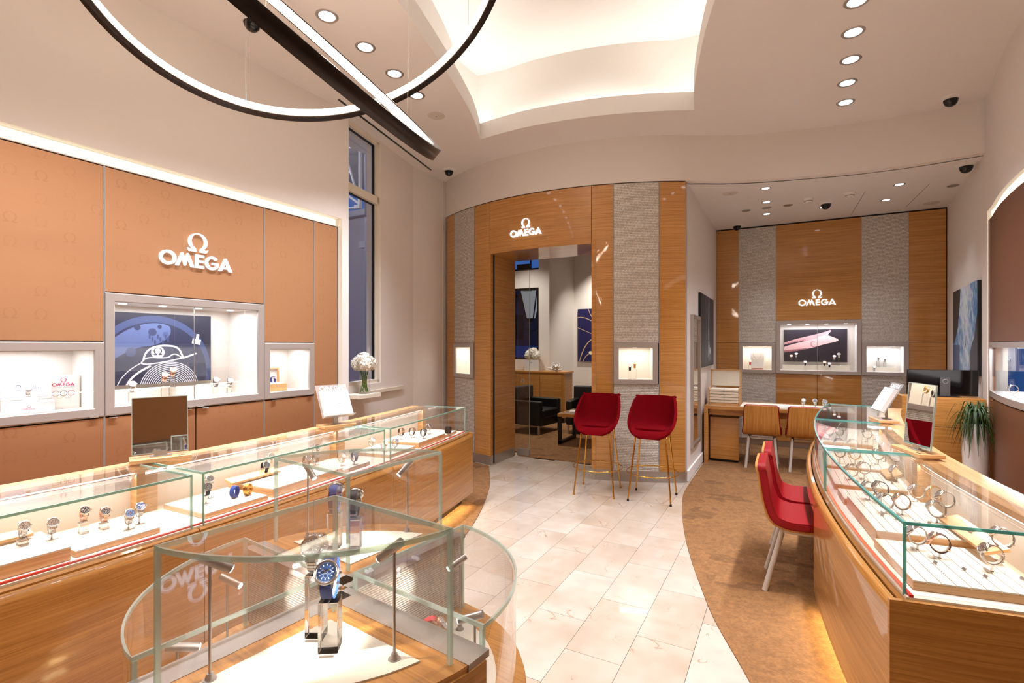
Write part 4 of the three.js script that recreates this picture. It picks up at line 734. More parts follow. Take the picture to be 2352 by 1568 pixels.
// ---------- left wall: copper panel unit ----------
{
  const X = -4.1, seams = [1.2, -0.2, -1.705, -2.907, -3.453, -3.75]; // z of the upright joints
  const t = thing('panel_unit', 'satin copper wall panelling with faint emblems on the left', 'wall panelling');
  const pan = (z0, z1, y0, y1, name, m = M.copper) => mesh(t, name, uvm(new RoundedBoxGeometry(0.03, y1 - y0 - 0.012, z0 - z1 - 0.012, 1, 0.003).translate(X - 0.015, (y0 + y1) / 2, (z0 + z1) / 2)), m);
  const lowB = 0.1;
  // upper panels
  pan(2.55, 1.2, 1.645, 2.85, 'upper_panel'); pan(1.2, -0.2, 1.645, 2.85, 'upper_panel'); pan(-0.2, -1.705, 1.645, 2.85, 'upper_panel'); pan(-1.705, -2.907, 1.985, 2.85, 'upper_panel'); pan(-2.907, -3.453, 1.645, 2.85, 'upper_panel'); pan(-3.453, -3.75, lowB, 2.85, 'side_panel');
  // doors below
  pan(2.55, 1.2, lowB, 1.13, 'lower_door', M.copperLow); pan(1.2, -0.2, lowB, 1.13, 'lower_door', M.copperLow); pan(-0.2, -1.705, lowB, 1.13, 'lower_door', M.copperLow); pan(-1.705, -2.316, lowB, 1.13, 'lower_door', M.copperLow); pan(-2.316, -2.907, lowB, 1.13, 'lower_door', M.copperLow); pan(-2.907, -3.453, lowB, 1.13, 'lower_door', M.copperLow);
  mesh(t, 'middle_panel', span(X - 0.03, X, 1.145, 1.64, 1.21, 2.55), M.copper);
  // grey aluminium profiles in the joints
  for (const z of seams.slice(0, 5)) mesh(t, 'upright_profile', mg(span(X - 0.04, X + 0.003, 0.05, 2.85, z - 0.0055, z - 0.0015), span(X - 0.04, X + 0.003, 0.05, 2.85, z + 0.0015, z + 0.0055)), M.frame);
  mesh(t, 'upright_profile', span(X - 0.1, X + 0.002, 0, 2.856, -3.758, -3.75), M.frame); mesh(t, 'top_profile', span(X - 0.1, X + 0.002, 2.85, 2.856, -3.758, 2.55), M.frame);
  for (const [z0, z1, y] of [[-1.7, -0.2, 1.64], [-2.9, -1.71, 1.98], [-3.45, -2.91, 1.64], [-1.7, -0.2, 1.135], [-2.9, -1.71, 1.135], [-3.45, -2.91, 1.135]]) mesh(t, 'cross_profile', span(X - 0.04, X + 0.003, y - 0.002, y + 0.005, z0, z1), M.frame);
  mesh(t, 'backing', mg(span(X - 0.06, X - 0.032, 0, 1.13, -3.75, 2.55), span(X - 0.06, X - 0.032, 1.99, 2.85, -3.75, 2.55), span(X - 0.06, X - 0.032, 1.13, 1.99, -3.75, -3.46), span(X - 0.06, X - 0.032, 1.65, 1.99, -3.46, -2.92), span(X - 0.06, X - 0.032, 1.65, 1.99, -1.7, 2.55)), M.gap);
  for (const z of [-2.25, -2.38, -3.0, -1.75]) mesh(t, 'door_pull', bx(0.02, 0.006, 0.05, X + 0.01, 1.122, z), M.chrome);
  // the lit recess round it
  const c = one('cove_light', 'warm glowing cove strip framing the copper panels', 'strip light', mg(span(X - 0.1, X - 0.085, 2.857, 2.95, -3.81, 2.55), span(X - 0.1, X - 0.085, 0, 2.857, -3.81, -3.76)), M.cove, 'cove lights');
  area(6.3, 0.08, 0xffecc8, 2.4, [X - 0.07, 2.905, -0.63], [X + 1, 2.905, -0.63]);
  area(0.045, 2.8, 0xffecc8, 2.4, [X - 0.07, 1.45, -3.784], [X + 1, 1.45, -3.784]);
  litSign('large white glowing sign on the left copper panels', [X + 0.001, 2.232, -2.325], PI / 2, 0.56);
  // showcases
  const s1 = showcase('wide wall showcase with white watch box, far left', [X, 1.142, -0.955], PI / 2, 1.49, 0.495, 0.32, { spots: 4 });
  const s2 = showcase('largest wall showcase, with the blue movement print, on the left wall', [X, 1.142, -2.306], PI / 2, 1.19, 0.836, 0.42, { doors: 2, spots: 4, nits: 42 });
  const s3 = showcase('small wall showcase with an open wooden watch box', [X, 1.142, -3.18], PI / 2, 0.535, 0.495, 0.32, { spots: 2 });
  // contents of the wide showcase
  {
    const [x, y, z] = s1.at(0.4, s1.f, -0.14);
    const b = thing('watch_box', 'open white watch box with silver watch, in the far left showcase', 'box', [x, y, z], PI / 2 - 0.25);
    mesh(b, 'tray', rb(0.24, 0.075, 0.15, 0.006, 0, 0.0375, 0), M.paper); mesh(b, 'cushion', rb(0.07, 0.03, 0.06, 0.012, 0.01, 0.085, 0.01), M.paper);
    const lid = mesh(b, 'lid', rb(0.24, 0.15, 0.05, 0.006, 0, 0.155, -0.085).rotateX(-0.06), M.paper);
    mesh(lid, 'lining', new THREE.PlaneGeometry(0.2, 0.11).translate(0, 0.155, -0.0588).rotateX(-0.06), std({ roughness: 0.6, map: canvasTex(512, 280, (g, w, h) => { g.fillStyle = '#d9dfea'; g.fillRect(0, 0, w, h); g.fillStyle = '#6d717b'; g.beginPath(); g.arc(150, 110, 28, 0.9 * PI, 2.1 * PI); g.lineWidth = 12; g.strokeStyle = '#6d717b'; g.stroke(); g.fillRect(95, 152, 110, 5); g.fillRect(128, 166, 44, 5); g.fillRect(254, 90, 1.5, 90); inkMark(g, 345, 90, 120, '#6d717b'); g.fillRect(290, 152 + 14, 110, 3); }) }));
    mesh(b, 'printed_mark', new THREE.PlaneGeometry(0.08, 0.04).translate(0, 0.036, 0.0756), std({ roughness: 0.5, map: canvasTex(256, 128, (g, w, h) => { g.fillStyle = '#f7f5f2'; g.fillRect(0, 0, w, h); inkMark(g, 128, 12, 180, '#b8456a'); }) }));
    const w = copy(W.whiteSteel, 'silver watch lying in the open white box', [x + 0.005, y + 0.09, z], PI / 2 - 0.25, 'watches on show'); w.rotation.set(-0.75, 0, 0, 'YXZ'); w.rotation.order = 'YXZ'; w.rotation.set(-0.7, PI / 2 - 0.25, 0);
    const p2 = s1.at(0.6, s1.f, -0.2);
    const card = thing('logo_card', 'white card with red lettering and rings, beside the white watch box', 'card', p2, PI / 2 - 0.1);
    mesh(card, 'board', bx(0.17, 0.23, 0.012, 0, 0.115, 0), M.paper);
    mesh(card, 'printed_face', new THREE.PlaneGeometry(0.168, 0.228).translate(0, 0.115, 0.0066), std({ roughness: 0.5, map: canvasTex(384, 512, (g, w, h) => {
      g.fillStyle = '#fbf9f7'; g.fillRect(0, 0, w, h); inkMark(g, 190, 40, 270, '#b03560'); g.fillStyle = '#9a9aa4'; g.fillRect(60, 186, 110, 5); g.fillRect(186, 186, 140, 5);
      g.lineWidth = 7; [['#8d93a6', 100, 280], ['#3b3b40', 192, 280], ['#c2567c', 284, 280], ['#e6d2a8', 146, 316], ['#b9bcbc', 238, 316]].forEach(([c2, a, d]) => { g.strokeStyle = c2; g.beginPath(); g.arc(a, d, 40, 0, 7); g.stroke(); });
    }) }));
  }
  // contents of the largest one
  const poster = canvasTex(1024, 640, (g, w, h) => {
    g.fillStyle = '#1c2236'; g.fillRect(0, 0, w, h);
    const disc = (cx, cyy, r, c2) => { g.fillStyle = c2; g.beginPath(); g.arc(cx, cyy, r, 0, 7); g.fill(); };
    disc(520, 520, 500, '#3c4a70'); disc(520, 540, 460, '#262e48');
    g.fillStyle = '#55658f'; g.beginPath(); g.moveTo(120, 330); g.bezierCurveTo(250, 130, 500, 40, 640, 110); g.bezierCurveTo(700, 200, 560, 300, 440, 300); g.bezierCurveTo(330, 320, 250, 380, 190, 420); g.fill();
    for (let k = 0; k < 900; k++) { g.fillStyle = `rgba(150,165,205,${rnd() * 0.12})`; g.fillRect(rnd() * w, rnd() * h, 3 + rnd() * 10, 2); }
    disc(380, 130, 26, '#2c3654'); disc(500, 170, 34, '#333f60'); disc(560, 120, 18, '#2c3654'); disc(610, 190, 26, '#46567e'); disc(330, 350, 40, '#3e4a6c');
    g.fillStyle = '#39456a'; for (let k = 0; k < 8; k++) g.fillRect(470 + k * 22, 190 + (k % 3) * 26, 15, 40);
    // bright lever with the emblem, and the spiral rings below it
    g.strokeStyle = '#eef1f8'; g.lineCap = 'round'; g.lineWidth = 16;
    g.beginPath(); g.moveTo(430, 420); g.bezierCurveTo(440, 300, 560, 280, 680, 300); g.bezierCurveTo(750, 320, 740, 380, 770, 410); g.lineTo(880, 370); g.stroke();
    g.lineWidth = 11; g.beginPath(); g.moveTo(770, 410); g.bezierCurveTo(740, 420, 700, 330, 640, 400); g.bezierCurveTo(560, 420, 480, 380, 430, 420); g.lineTo(410, 450); g.bezierCurveTo(440, 480, 620, 440, 760, 412); g.stroke();
    disc(545, 355, 56, '#eef1f8'); inkMark(g, 545, 310, 260, '#1c2236', false);
    g.lineWidth = 18; g.beginPath(); g.moveTo(480, 480); g.bezierCurveTo(400, 520, 330, 570, 300, 640); g.stroke(); g.lineWidth = 8; g.beginPath(); g.moveTo(400, 455); g.bezierCurveTo(300, 510, 250, 580, 230, 640); g.stroke();
    g.lineWidth = 7; for (let k = 0; k < 13; k++) { g.beginPath(); g.arc(650, 700, 60 + k * 16, PI, 2 * PI); g.stroke(); }
    g.fillStyle = '#dfe4ee'; g.save(); g.translate(890, 230); g.rotate(0.2); g.fillRect(-40, 0, 80, 50); g.fillRect(-12, -50, 26, 50); g.restore(); g.save(); g.translate(60, 560); g.rotate(0.2); g.fillRect(-30, -30, 70, 70); g.fillRect(-60, -12, 30, 26); g.restore();
  });
  print('dark blue print of a watch movement inside the largest left showcase', 'poster', 'poster', s2.at(-0.1, s2.f + 0.12, -0.4), PI / 2, 0.92, 0.565, poster, 0.016, 0.4);
  one('display_riser', 'long low cream riser at the rear of the largest left showcase', 'riser', (() => { const g = bx(1.0, 0.085, 0.1, 0, 0.0425, 0); g.rotateY(PI / 2); return g.translate(...s2.at(-0.03, s2.f, -0.33)); })(), M.cream);
  [['whiteSteel', 'white-dialled steel watch, left one in the largest left showcase', -0.38, -0.12, 0.075], ['blackGold', 'dark watch on block, front of the pair before the spiral print', -0.12, -0.2, 0.12], ['blackGold', 'dark rose gold watch, rear of the pair before the spiral print', -0.04, -0.24, 0.15], ['greyBrown', 'strapped watch, left of the right-hand pair in the largest left showcase', 0.24, -0.12, 0.07], ['greySteel', 'steel watch, right of the right-hand pair in the largest left showcase', 0.36, -0.12, 0.06]]
    .forEach(([k, l, a, c2, h]) => watchAt(k, l, s2.at(a, s2.f, c2), PI / 2 - 0.25, ['block', h], null, 1.15));
  { // wooden watch box
    const [x, y, z] = s3.at(-0.07, s3.f, -0.14), b = thing('watch_box', 'open pale wooden watch box in the small left showcase', 'box', [x, y, z], PI / 2 - 0.1);
    mesh(b, 'tray', rb(0.19, 0.07, 0.13, 0.004, 0, 0.035, 0), M.pale); mesh(b, 'cushion', rb(0.16, 0.02, 0.1, 0.006, 0, 0.07, 0), M.paper);
    const l = mesh(b, 'lid', mg(bx(0.19, 0.012, 0.03, 0, 0.215, -0.075), bx(0.19, 0.012, 0.03, 0, 0.078, -0.075), bx(0.012, 0.14, 0.03, -0.089, 0.147, -0.075), bx(0.012, 0.14, 0.03, 0.089, 0.147, -0.075)).rotateX(-0.08), M.pale); mesh(l, 'lining', bx(0.17, 0.13, 0.012, 0, 0.147, -0.084).rotateX(-0.08), M.paper);
    mesh(b, 'clasp', bx(0.02, 0.012, 0.004, 0, 0.05, 0.067), M.chrome);
    const w = copy(W.blueNavy, 'navy watch lying in the open wooden box', [x, y + 0.072, z], 0, 'watches on show'); w.rotation.order = 'YXZ'; w.rotation.set(-0.5, PI / 2 - 0.1, 0);
  }
}
// ---------- entrance wall: oak and bead strips round the doorway ----------
{
  const T = 0.06, t = thing('entrance_wall', 'curved entrance wall of glossy oak with silver bead strips', 'wall panelling');
  const P = (x0, x1, y0, y1, name, m, th = T) => mesh(t, name, band(arc(x0 + 0.003, x1 - 0.003, 8), 0, th, y0, y1), m);
  const b0 = 0.13;
  P(-4.5, -4.29, b0, SOFF - 0.012, 'oak_panel', M.oak); P(-3.81, -3.51, b0, SOFF - 0.012, 'oak_panel', M.oak);
  P(-3.51, -2.07, DOORH, SOFF - 0.012, 'lintel_panel', M.oak); P(-2.07, -1.82, b0, SOFF - 0.012, 'oak_panel', M.oak); P(-1.314, -1.04, b0, SOFF - 0.012, 'oak_panel', M.oak);
  for (const [a, b] of [[-4.29, -3.81], [-1.82, -1.314]]) {
    P(a + 0.006, b - 0.006, 1.655, SOFF - 0.012, 'bead_strip', M.bead); P(a + 0.006, b - 0.006, b0, 1.155, 'bead_strip', M.bead);
    mesh(t, 'edge_profile', mg(band(arc(a, a + 0.006, 1), -0.003, T, b0, SOFF - 0.012), band(arc(b - 0.006, b, 1), -0.003, T, b0, SOFF - 0.012), band(arc(a, b, 6), -0.003, T, 1.648, 1.654), band(arc(a, b, 6), -0.003, T, 1.157, 1.163)), M.frame);
  }
  mesh(t, 'shadow_gap', mg(band(arc(-4.5, -1.04, 20), 0.012, T, SOFF - 0.012, SOFF), band(arc(-4.5, -4.29, 3), 0.062, 0.09, 0.02, SOFF), band(arc(-3.81, -3.51, 3), 0.062, 0.09, 0.02, SOFF), band(arc(-4.29, -3.81, 4), 0.062, 0.09, 0.02, 1.16), band(arc(-4.29, -3.81, 4), 0.062, 0.09, 1.65, SOFF), band(arc(-2.07, -1.82, 3), 0.062, 0.09, 0.02, SOFF), band(arc(-1.314, -1.04, 3), 0.062, 0.09, 0.02, SOFF), band(arc(-1.82, -1.314, 4), 0.062, 0.09, 0.02, 1.16), band(arc(-1.82, -1.314, 4), 0.062, 0.09, 1.65, SOFF)), M.gap);
  mesh(t, 'plinth', mg(band(arc(-4.5, -3.51, 12), 0.004, T, 0, b0), band(arc(-2.07, -1.04, 12), 0.004, T, 0, b0)), M.steel, 'brushed steel plinth');
  // deep oak door lining
  const zL = arcZ(-3.51), zR = arcZ(-2.07);
  mesh(t, 'door_jamb', span(-3.55, -3.5, b0, DOORH + 0.05, -6.54, zL - 0.002), M.oak); mesh(t, 'door_jamb', span(-2.07, -2.02, b0, DOORH + 0.05, -6.54, zR - 0.002), M.oak);
  mesh(t, 'jamb_plinth', mg(span(-3.55, -3.504, 0, b0, -6.54, zL - 0.005), span(-2.066, -2.02, 0, b0, -6.54, zR - 0.005)), M.steel);
  mesh(t, 'door_head', slab([...arc(-3.51, -2.07, 8).map(([x, z]) => [x, z - 0.06]), [-2.07, -6.54], [-3.51, -6.54]], DOORH, DOORH + 0.04), M.oak);
  struct('wall_back', mg(span(-4.6, -3.55, 0, 4.0, -6.62, -6.56), span(-2.02, -1.1, 0, 4.0, -6.9, -6.8), span(-3.55, -2.02, DOORH + 0.05, 4.0, -6.62, -6.56), span(-2.02, -1.98, 0, 4, -6.85, -6.5)), M.wall, 'plaster wall behind the entrance panelling');
  litSign('white glowing sign over the lounge doorway', [-2.925, 3.02, arcZ(-2.925) + 0.004], -0.05, 0.46);
  // sliding glass door, half drawn aside
  const d = thing('glass_door', 'clear sliding glass door leaf with a round pull, by the left jamb', 'door', [-3.49, 0, -6.6]);
  mesh(d, 'pane', bx(0.2, 2.72, 0.01, 0.1, 1.37, 0), M.glass); mesh(d, 'edge', bx(0.006, 2.72, 0.012, 0.2, 1.37, 0), M.glassEdge); mesh(d, 'pull', new THREE.TorusGeometry(0.024, 0.007, 10, 24).translate(0.09, 1.1, 0.01), M.chrome); mesh(d, 'channel', bx(0.2, 0.1, 0.03, 0.1, 0.055, 0), M.steel); mesh(d, 'header', bx(0.2, 0.08, 0.03, 0.1, 2.77, 0), M.dark);
  // showcases in the bead strips
  const ang = (x) => -Math.atan((x + 2.75) / 3.5) * -1;
  const s1 = showcase('small lit showcase in the left bead strip by the doorway', [-4.05, 1.166, arcZ(-4.05) + 0.012], Math.atan((-4.05 + 2.75) / 3.3), 0.47, 0.482, 0.28, { nits: 36, color: 0xfff4e8 });
  const s2 = showcase('small lit showcase in the bead strip behind the red stools', [-1.567, 1.166, arcZ(-1.567) + 0.012], Math.atan((-1.567 + 2.75) / 3.3), 0.5, 0.482, 0.28, { nits: 36, color: 0xfff4e8 });
  watchAt('whiteSteel', 'pale watch in the showcase left of the doorway', s1.at(0.1, s1.f, -0.12), s1.turn + 0.3, ['block', 0.09], null, 1.2);
  watchAt('whiteBlack', 'black-strapped watch in the showcase behind the red stools', s2.at(-0.06, s2.f, -0.1), s2.turn, ['block', 0.085], null, 1.2);
  watchAt('whiteGold', 'gold-strapped watch in the showcase behind the red stools', s2.at(0.0, s2.f, -0.13), s2.turn, ['block', 0.11], null, 1.2);
}
// ---------- alcove back wall ----------
{
  const Z = -9.13, t = thing('alcove_panelling', 'glossy oak panels and silver bead strips at the back of the alcove', 'wall panelling');
  const P = (x0, x1, y0, y1, name, m) => mesh(t, name, span(x0 + 0.003, x1 - 0.003, y0 + 0.003, y1 - 0.003, Z - 0.04, Z), m);
  P(-1.093, -0.689, 1.665, SOFF - 0.02, 'oak_panel', M.oak); P(-1.093, -0.689, 0.1, 1.665, 'oak_panel', M.oak); P(-0.146, 0.991, 2.01, SOFF - 0.02, 'oak_panel', M.oak); P(1.551, 1.975, 1.665, SOFF - 0.02, 'oak_panel', M.oak); P(1.551, 1.975, 0.1, 1.665, 'oak_panel', M.oak);
  P(-0.146, 0.422, 0.1, 1.17, 'oak_panel', M.oak); P(0.422, 0.991, 0.1, 1.17, 'oak_panel', M.oak);
  for (const [a, b] of [[-0.689, -0.146], [0.991, 1.551]]) { P(a, b, 1.665, SOFF - 0.02, 'bead_strip', M.bead); P(a, b, 0.1, 1.17, 'bead_strip', M.bead); }
  for (const x of [-0.689, -0.146, 0.991, 1.551]) mesh(t, 'edge_profile', span(x - 0.004, x + 0.004, 0.1, SOFF - 0.02, Z - 0.04, Z + 0.004), M.frame);
  mesh(t, 'shadow_gap', mg(span(-1.1, 1.985, SOFF - 0.02, SOFF, Z - 0.05, Z - 0.01), span(1.975, 1.985, 0, SOFF, Z - 0.05, Z - 0.01), span(-1.036, -1.02, 0, SOFF, Z - 0.05, Z - 0.005)), M.gap);
  mesh(t, 'backing', mg(span(-1.1, -0.689, 0, SOFF, Z - 0.07, Z - 0.045), span(1.551, 1.985, 0, SOFF, Z - 0.07, Z - 0.045), span(-0.689, 1.551, 0, 1.17, Z - 0.07, Z - 0.045), span(-0.689, 1.551, 2.02, SOFF, Z - 0.07, Z - 0.045)), M.gap);
  mesh(t, 'kickboard', span(-1.036, 1.975, 0.007, 0.1, Z - 0.04, Z - 0.01), M.steel);
  litSign('white glowing sign on the alcove back wall', [0.418, 2.24, Z + 0.004], 0, 0.5);
  const a = showcase('left small showcase of the alcove, with a white necklace bust', [-0.4175, 1.176, Z + 0.012], 0, 0.53, 0.484, 0.28, { nits: 44, color: 0xfff6ec });
  const b = showcase('central alcove showcase with the rose gold watch print', [0.4225, 1.176, Z + 0.012], 0, 1.12, 0.83, 0.34, { doors: 2, nits: 38, color: 0xf4f4ff });
  const c = showcase('right small showcase of the alcove', [1.271, 1.176, Z + 0.012], 0, 0.55, 0.484, 0.28, { nits: 44, color: 0xeef2ff });
  print('print of a rose gold watch case in profile, in the alcove showcase', 'poster', 'poster', b.at(-0.02, b.f + 0.13, -0.32), 0, 0.87, 0.52, canvasTex(1024, 612, (g, w, h) => {
    g.fillStyle = '#1b1a2a'; g.fillRect(0, 0, w, h);
    const shp = (c2, pts) => { g.fillStyle = c2; g.beginPath(); g.moveTo(...pts[0]); for (const p of pts.slice(1)) p.length > 2 ? g.bezierCurveTo(...p) : g.lineTo(...p); g.fill(); };
    shp('#d99fa2', [[0, 250], [250, 150, 500, 110, 700, 40], [760, 10], [770, 40], [740, 90, 600, 170, 430, 200], [200, 240, 100, 250, 0, 290]]);
    shp('#f0c4c2', [[0, 330], [250, 230, 600, 170, 720, 110], [880, 180], [890, 210], [850, 240, 700, 260, 520, 330], [300, 400, 100, 390, 0, 440]]);
    shp('#a86a72', [[0, 400], [200, 370, 320, 370, 420, 340], [300, 410, 100, 420, 0, 440]]);
    g.strokeStyle = '#5b3b46'; g.lineWidth = 7; for (let k = 0; k < 16; k++) { g.beginPath(); g.moveTo(60 + k * 19, 240 - k * 4); g.lineTo(66 + k * 19, 285 - k * 5); g.stroke(); }
    shp('#fbe6e2', [[560, 140], [700, 120, 730, 60, 745, 60], [740, 110, 640, 150, 560, 160]]);
    g.fillStyle = '#c98d92'; g.beginPath(); g.arc(500, 275, 62, 0, 7); g.fill(); g.fillStyle = '#f4cfcb'; g.beginPath(); g.arc(515, 270, 48, 0, 7); g.fill(); g.strokeStyle = '#a86a72'; g.lineWidth = 4; g.beginPath(); g.arc(515, 270, 26, 0, 7); g.stroke();
    for (let k = 0; k < 60; k++) { g.fillStyle = `rgba(150,150,190,${rnd() * 0.25})`; g.fillRect(rnd() * w, 400 + rnd() * 200, 2, 2); }
  }), 0.014, 0.4);
  one('display_riser', 'long cream riser in the central alcove showcase', 'riser', bx(0.92, 0.08, 0.1).translate(...b.at(-0.02, b.f + 0.04, -0.24)), M.cream);
  one('display_riser', 'cream riser in the right alcove showcase', 'riser', bx(0.4, 0.07, 0.09).translate(...c.at(-0.03, c.f + 0.035, -0.22)), M.cream);
  [['whiteBrown', 'watch on dark strap, left end of the upper row, central alcove showcase', -0.35, -0.26, 0.08], ['whiteSteel', 'pale watch, second in the upper row, central alcove showcase', -0.28, -0.26, 0.11], ['whiteBlack', 'dark-strapped watch alone left of the mullion, lower row of alcove showcase', -0.16, -0.1, 0.07], ['whiteBrown', 'watch just right of the mullion, lower row of alcove showcase', 0.1, -0.1, 0.07], ['whiteBlack', 'small dark watch, right end of the lower row, alcove showcase', 0.165, -0.1, 0.05], ['whiteSteel', 'pale watch, third in the upper row, central alcove showcase', 0.24, -0.26, 0.08], ['greySteel', 'steel watch, right end of the upper row, central alcove showcase', 0.3, -0.26, 0.11]]
    .forEach(([k, l, x, z, h]) => watchAt(k, l, b.at(x, b.f + (z < -0.2 ? 0.08 : 0), z), 0, ['block', h], null, 1.1));
  watchAt('greySteel', 'pale steel watch, left one on the right alcove riser', c.at(-0.05, c.f + 0.07, -0.22), 0, ['block', 0.09], null, 1.1); watchAt('whiteSteel', 'pale watch, right one on the right alcove riser', c.at(0.03, c.f + 0.07, -0.22), 0, ['block', 0.07], null, 1.1); watchAt('whiteSteel', 'pale watch standing low at the front of the right alcove showcase', c.at(-0.12, c.f, -0.08), 0, ['clip', 0.016], null, 1.1);
  watchAt('whiteRed', 'watch on red strap left of the necklace bust', a.at(-0.11, a.f, -0.12), 0.2, ['block', 0.07], null, 1.1);
  { const n = thing('necklace_bust', 'white bust with a fine necklace in the left alcove showcase', 'jewellery bust', a.at(0.0, a.f, -0.14));
    mesh(n, 'bust', ext(poly([[-0.08, 0.02], [0.08, 0.02], [0.1, 0.26], [0.05, 0.29], [0.035, 0.33], [-0.035, 0.33], [-0.05, 0.29], [-0.1, 0.26]]), 0.05, 0.008).rotateX(-0.12), M.paper); mesh(n, 'base', bx(0.16, 0.014, 0.08, 0, 0.007, 0.02), M.redTrim); mesh(n, 'necklace', tube([[-0.06, 0.27, 0.09], [-0.045, 0.21, 0.09], [0, 0.17, 0.085], [0.045, 0.21, 0.09], [0.06, 0.27, 0.09]], 0.002, 20, 5), M.rose); }
}
// ---------- right wall: copper panels, far ones coloured as in shade, in a lit frame ----------
{
  const line = rightLine.slice(3, 46), off = (o) => line, t = thing('panel_unit', 'curved copper wall panelling, far part given a shaded brown, at the right edge', 'wall panelling');
  const cut = (a, b) => rightLine.slice(a, b + 1);
  mesh(t, 'edge_panel', band(cut(4, 6), 0, 0.04, 0.05, 2.85), M.brown);
  for (const [a, b] of [[6, 20], [20, 34], [34, 46], [46, 59]]) { mesh(t, 'upper_panel', band(cut(a, b), 0.001, 0.04, 1.655, 2.85), a < 34 ? M.brown : M.copper); mesh(t, 'upright_profile', band([rightLine[a], [rightLine[a][0] + (rightLine[a + 1][0] - rightLine[a][0]) * 0.06, rightLine[a][1] + (rightLine[a + 1][1] - rightLine[a][1]) * 0.06]], -0.003, 0.02, 0.05, 2.85), M.frame); }  // far panels take the shaded copper tone, near ones plain copper
  for (const [a, b] of [[6, 10], [10, 20], [20, 34], [34, 46], [46, 59]]) mesh(t, 'lower_door', band(cut(a, b), 0.001, 0.04, 0.08, 1.12), a < 34 ? M.brown : M.copper);
  mesh(t, 'door_pull', bx(0.02, 0.006, 0.05, rightLine[10][0] - 0.012, 1.115, rightLine[10][1]), M.chrome);
  mesh(t, 'backing', band(cut(4, 46), 0.045, 0.06, 0, 1.13), M.gap); mesh(t, 'backing', band(cut(4, 46), 0.045, 0.06, 1.65, 2.85), M.gap);
  one('cove_light', 'warm glowing cove strip framing the shade-toned copper panels', 'strip light', mg(band(cut(2, 46), 0.03, 0.045, 2.857, 2.95), band(cut(2, 4), 0.03, 0.045, 0, 2.857)), M.cove, 'cove lights');
  // curved showcase
  const s = thing('inset_showcase', 'curved glass showcase set in the shade-toned copper panels at the right edge', 'showcase', [0, 0, 0], 0, 'wall showcases'), n = cut(6, 34);
  mesh(s, 'frame', mg(band(n, -0.006, 0.012, 1.13, 1.185), band(n, -0.006, 0.012, 1.6, 1.65), band(cut(6, 6).concat([[rightLine[6][0] + (rightLine[7][0] - rightLine[6][0]) * 0.5, rightLine[6][1] + (rightLine[7][1] - rightLine[6][1]) * 0.5]]), -0.006, 0.012, 1.13, 1.65)), M.frame);
  mesh(s, 'interior', mg(band(n, 0.012, 0.33, 1.17, 1.182), band(n, 0.012, 0.33, 1.6, 1.612), band(n, 0.32, 0.335, 1.17, 1.612)), M.caseWhite, 'cream lined interior');
  mesh(s, 'glass_pane', band(n, 0.002, 0.006, 1.185, 1.6), M.glass);
  const q = rightLine[18], q2 = rightLine[12]; mesh(s, 'lamp', cy(0.03, 0.03, 0.006, q2[0] + 0.16, 1.597, q2[1], 20), M.lamp);
  area(0.2, 2.2, 0xeef2ff, 36, [q[0] + 0.17, 1.59, q[1]], [q[0] + 0.17, 0, q[1] + 0.001]);
  watchAt('greySteel', 'lone watch in the curved showcase at the right edge', [rightLine[12][0] + 0.1, 1.182, rightLine[12][1]], -PI / 2, ['clip', 0.016], null, 1.1);
}
